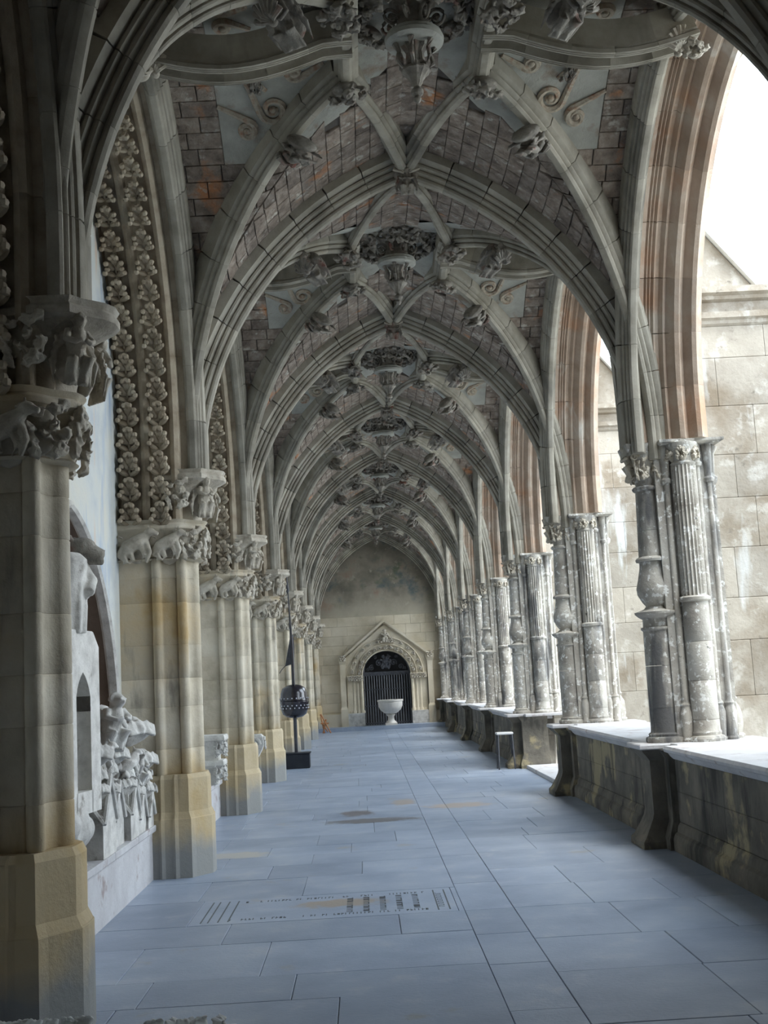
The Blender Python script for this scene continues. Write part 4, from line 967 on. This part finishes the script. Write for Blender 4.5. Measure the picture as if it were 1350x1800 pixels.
# lancet tracery fragment with supporting block, torso, gargoyle
tr = bpy.data.objects.new('lancet_fragment', None); COL.objects.link(tr); tr.location = (-1.99, 8.24, 0); tr.rotation_euler = (0, 0, radians(84)); tr['label'] = 'tall white lancet window fragment standing behind the nearest wall pier'; tr['category'] = 'carved stone'
g = G(); n_ = 24; W2 = .34
def lz(x): a = abs(x); return None if a > .16 else 1.50+sqrt(max(0, .30**2-(a+.14)**2))
xs = [-W2+2*W2*i/n_ for i in range(n_+1)]
def tz(x): return 2.05-.9*max(0, abs(x)-.22)
for a, b in zip(xs, xs[1:]):
    m1, m2 = lz(a), lz(b); lo1, lo2 = (m1, m2) if (m1 and m2) else (.82, .82)
    g.add([(a, -.09, lo1), (b, -.09, lo2), (b, -.09, tz(b)), (a, -.09, tz(a))], [(0, 1, 2, 3)])
    g.add([(a, -.09, tz(a)), (b, -.09, tz(b)), (b, .10, tz(b)), (a, .10, tz(a))], [(0, 1, 2, 3)])
    if m1 and m2: g.add([(a, -.09, m1), (b, -.09, m2), (b, .08, m2), (a, .08, m1)], [(3, 2, 1, 0)])
for e in (-.16, .16): g.add([(e, -.09, .95), (e, -.09, 1.5), (e*.7, .08, 1.5), (e*.7, .08, .95)], [(0, 1, 2, 3)])
for e in (-W2, W2): g.add([(e, -.09, .82), (e, -.09, tz(e)), (e, .10, tz(e)), (e, .10, .82)], [(0, 1, 2, 3)])
g.add([(-.17, -.09, .82), (.17, -.09, .82), (.17, -.09, .97), (-.17, -.09, .97)], [(0, 1, 2, 3)])
g.add([(-.17, -.09, .97), (.17, -.09, .97), (.17, .09, .97), (-.17, .09, .97)], [(0, 1, 2, 3)])
g.add([(-.34, .10, .82), (.34, .10, .82), (.34, .10, 2.0), (-.34, .10, 2.0)], [(3, 2, 1, 0)])
obj('tracery', g.mesh('tracery', 'frag'), tr)
rg = G(); r = random.Random(2)
for i in range(26): rg.ball((r.uniform(-.28, .28), r.uniform(-.08, .10), .80-abs(r.gauss(0, .12))), (.12, .09, .10), 8, 6)
rg.box(-.3, .2, -.06, .14, .466, .7)
sup = obj('broken_block', remesh(rg, 'broken_block', 'frag', .02, .6), None, (-2.02, 8.16, 0), (0, 0, 1.45), label='rough broken stone block carrying the lancet window fragment', cat='carved stone')
tg = G(); tg.tube([(0, 0, 0), (0, -.01, .15), (0, 0, .34), (0, 0, .50), (.0, 0, .55)], [.13, .14, .15, .17, .12], 12)
for i in range(10):
    a = 2*pi*i/10; tg.tube([(.13*cos(a), .13*sin(a), 0), (.15*cos(a), .15*sin(a), .18), (.14*cos(a+.2), .14*sin(a+.2), .40)], [.03, .02, .012], 6)
for s in (-1, 1): tg.tube([(s*.14, 0, .48), (s*.20, -.03, .36), (s*.13, -.13, .27)], [.055, .048, .04], 8)
obj('torso_fragment', remesh(tg, 'torso_fragment', 'frag', .014, .6), None, (-2.02, 8.2, 2.03), (0, 0, .7), label='headless worn stone torso standing on the lancet fragment', cat='sculpture')
gg = G(); gg.tube([(-.36, 0, .03), (-.20, 0, .02), (-.02, 0, .0), (.12, 0, .0), (.24, 0, -.02), (.30, 0, -.04)], [.11, .105, .085, .08, .06, .042], 12)
gg.ball((.15, 0, .035), (.10, .085, .065), 10, 8); gg.tube([(.18, 0, -.06), (.30, 0, -.085)], [.035, .022], 8)
for s in (-1, 1):
    gg.ball((.20, s*.045, .06), .016, 8, 6); gg.ball((.08, s*.07, .09), (.03, .015, .03), 8, 6)
    gg.tube([(-.1, s*.08, -.02), (.0, s*.10, -.07), (.06, s*.08, -.10)], [.04, .03, .02], 8)
gg.tube([(-.12, 0, .12), (-.12, .0, .0)], [.03, .03], 6)
obj('gargoyle', remesh(gg, 'gargoyle', 'boss', .012, .6), None, (-2.06, 8.3, 2.60), (0, 0, 0), label='brown stone beast head gargoyle projecting from the left wall', cat='gargoyle')
obj('wall_pin', G().box(-.5, -.2, -.06, .06, -.05, .08).mesh('wall_pin', 'boss'), bpy.data.objects['gargoyle'])
# stacked moulded capitals on the second bench
def capfrag(loc, w1, w2, h_, lab):
    t = bpy.data.objects.new('capital_fragment', None); COL.objects.link(t); t.location = loc; t['label'] = lab; t['category'] = 'carved stone'; t['group'] = 'capital fragments on the second bench'
    a, b = w1/2, w2/2
    obj('bell', G().loft([(rect(-a, a, -a, a), 0), (rect(-a, a, -a, a), h_*.15), (rect(-a*1.05, a*1.05, -a, a), h_*.4), (rect(-b*.9, b*.9, -b*.9, b*.9), h_*.75)]).mesh('bell', 'frag', 30), t)
    obj('abacus', G().loft([(rect(-b*.92, b*.92, -b*.92, b*.92), h_*.75), (rect(-b, b, -b, b), h_*.8), (rect(-b, b, -b, b), h_*.92), (rect(-b*.95, b*.95, -b*.95, b*.95), h_)]).mesh('abacus', 'frag', 30), t)
    for q in range(4): obj('carved_leaf', LB['fragfol'], t, (b*.8*cos(q*pi/2+pi/4), b*.8*sin(q*pi/2+pi/4), h_*.45), (0, 0, q*pi/2+pi/4+pi/2), (.6, .8, h_*2.2))
    return t
capfrag((-1.93, 14.9, BZ), .22, .40, .29, 'lower carved capital fragment of the stacked pair on the second bench')
capfrag((-1.93, 14.9, BZ+.29), .26, .44, .30, 'upper carved capital fragment of the stacked pair on the second bench')
cs = bpy.data.objects.new('console_fragment', None); COL.objects.link(cs); cs.location = (-1.84, 19.9, BZ); cs['label'] = 'rounded carved scroll console lying on the third bench'; cs['category'] = 'carved stone'
obj('body', G().loft([(rect(-.12, .06, -.12, .12), 0), (rect(-.14, .12, -.13, .13), .1), (rect(-.16, .17, -.14, .14), .22), (rect(-.16, .16, -.14, .14), .34), (rect(-.13, .12, -.12, .12), .38)]).mesh('body', 'frag', 30), cs)
vf = LB['volute'].copy(); vf.materials.clear(); vf.materials.append(M['frag'])
obj('scroll', vf, cs, (.0, -.15, .22), (0, 0, 0), (1.5, 1, 1.5)); obj('scroll', vf, cs, (.17, 0, .22), (0, 0, pi/2), (1.3, 1, 1.5))
# carved stones near the camera at the bottom left
def corner(x0, x1, y0, y1, h_, lab, seed):
    t = bpy.data.objects.new('carved_slab', None); COL.objects.link(t); t.location = ((x0+x1)/2, (y0+y1)/2, 0); t['label'] = lab; t['category'] = 'carved stone'
    a, b = (x1-x0)/2, (y1-y0)/2; obj('block', G().box(-a, a, -b, b, 0, h_-.03, .01).mesh('block', 'white'), t)
    r = random.Random(seed); k = int((x1-x0)/.055)
    for i in range(k):
        for j in range(3): obj('carved_leaf', wb, t, (-a+.03+i*.055, -b+.04+j*b*.85, h_-.04), (radians(-90), 0, r.uniform(0, 6)), (.30, .30, .32))
    return t
corner(-1.42, -1.03, 4.15, 4.5, .475, 'white carved stone slab top at the bottom left corner of the photo', 1)
corner(-.83, -.50, 4.15, 4.45, .46, 'white carved stone slab top, right one of the two at the bottom edge', 2)
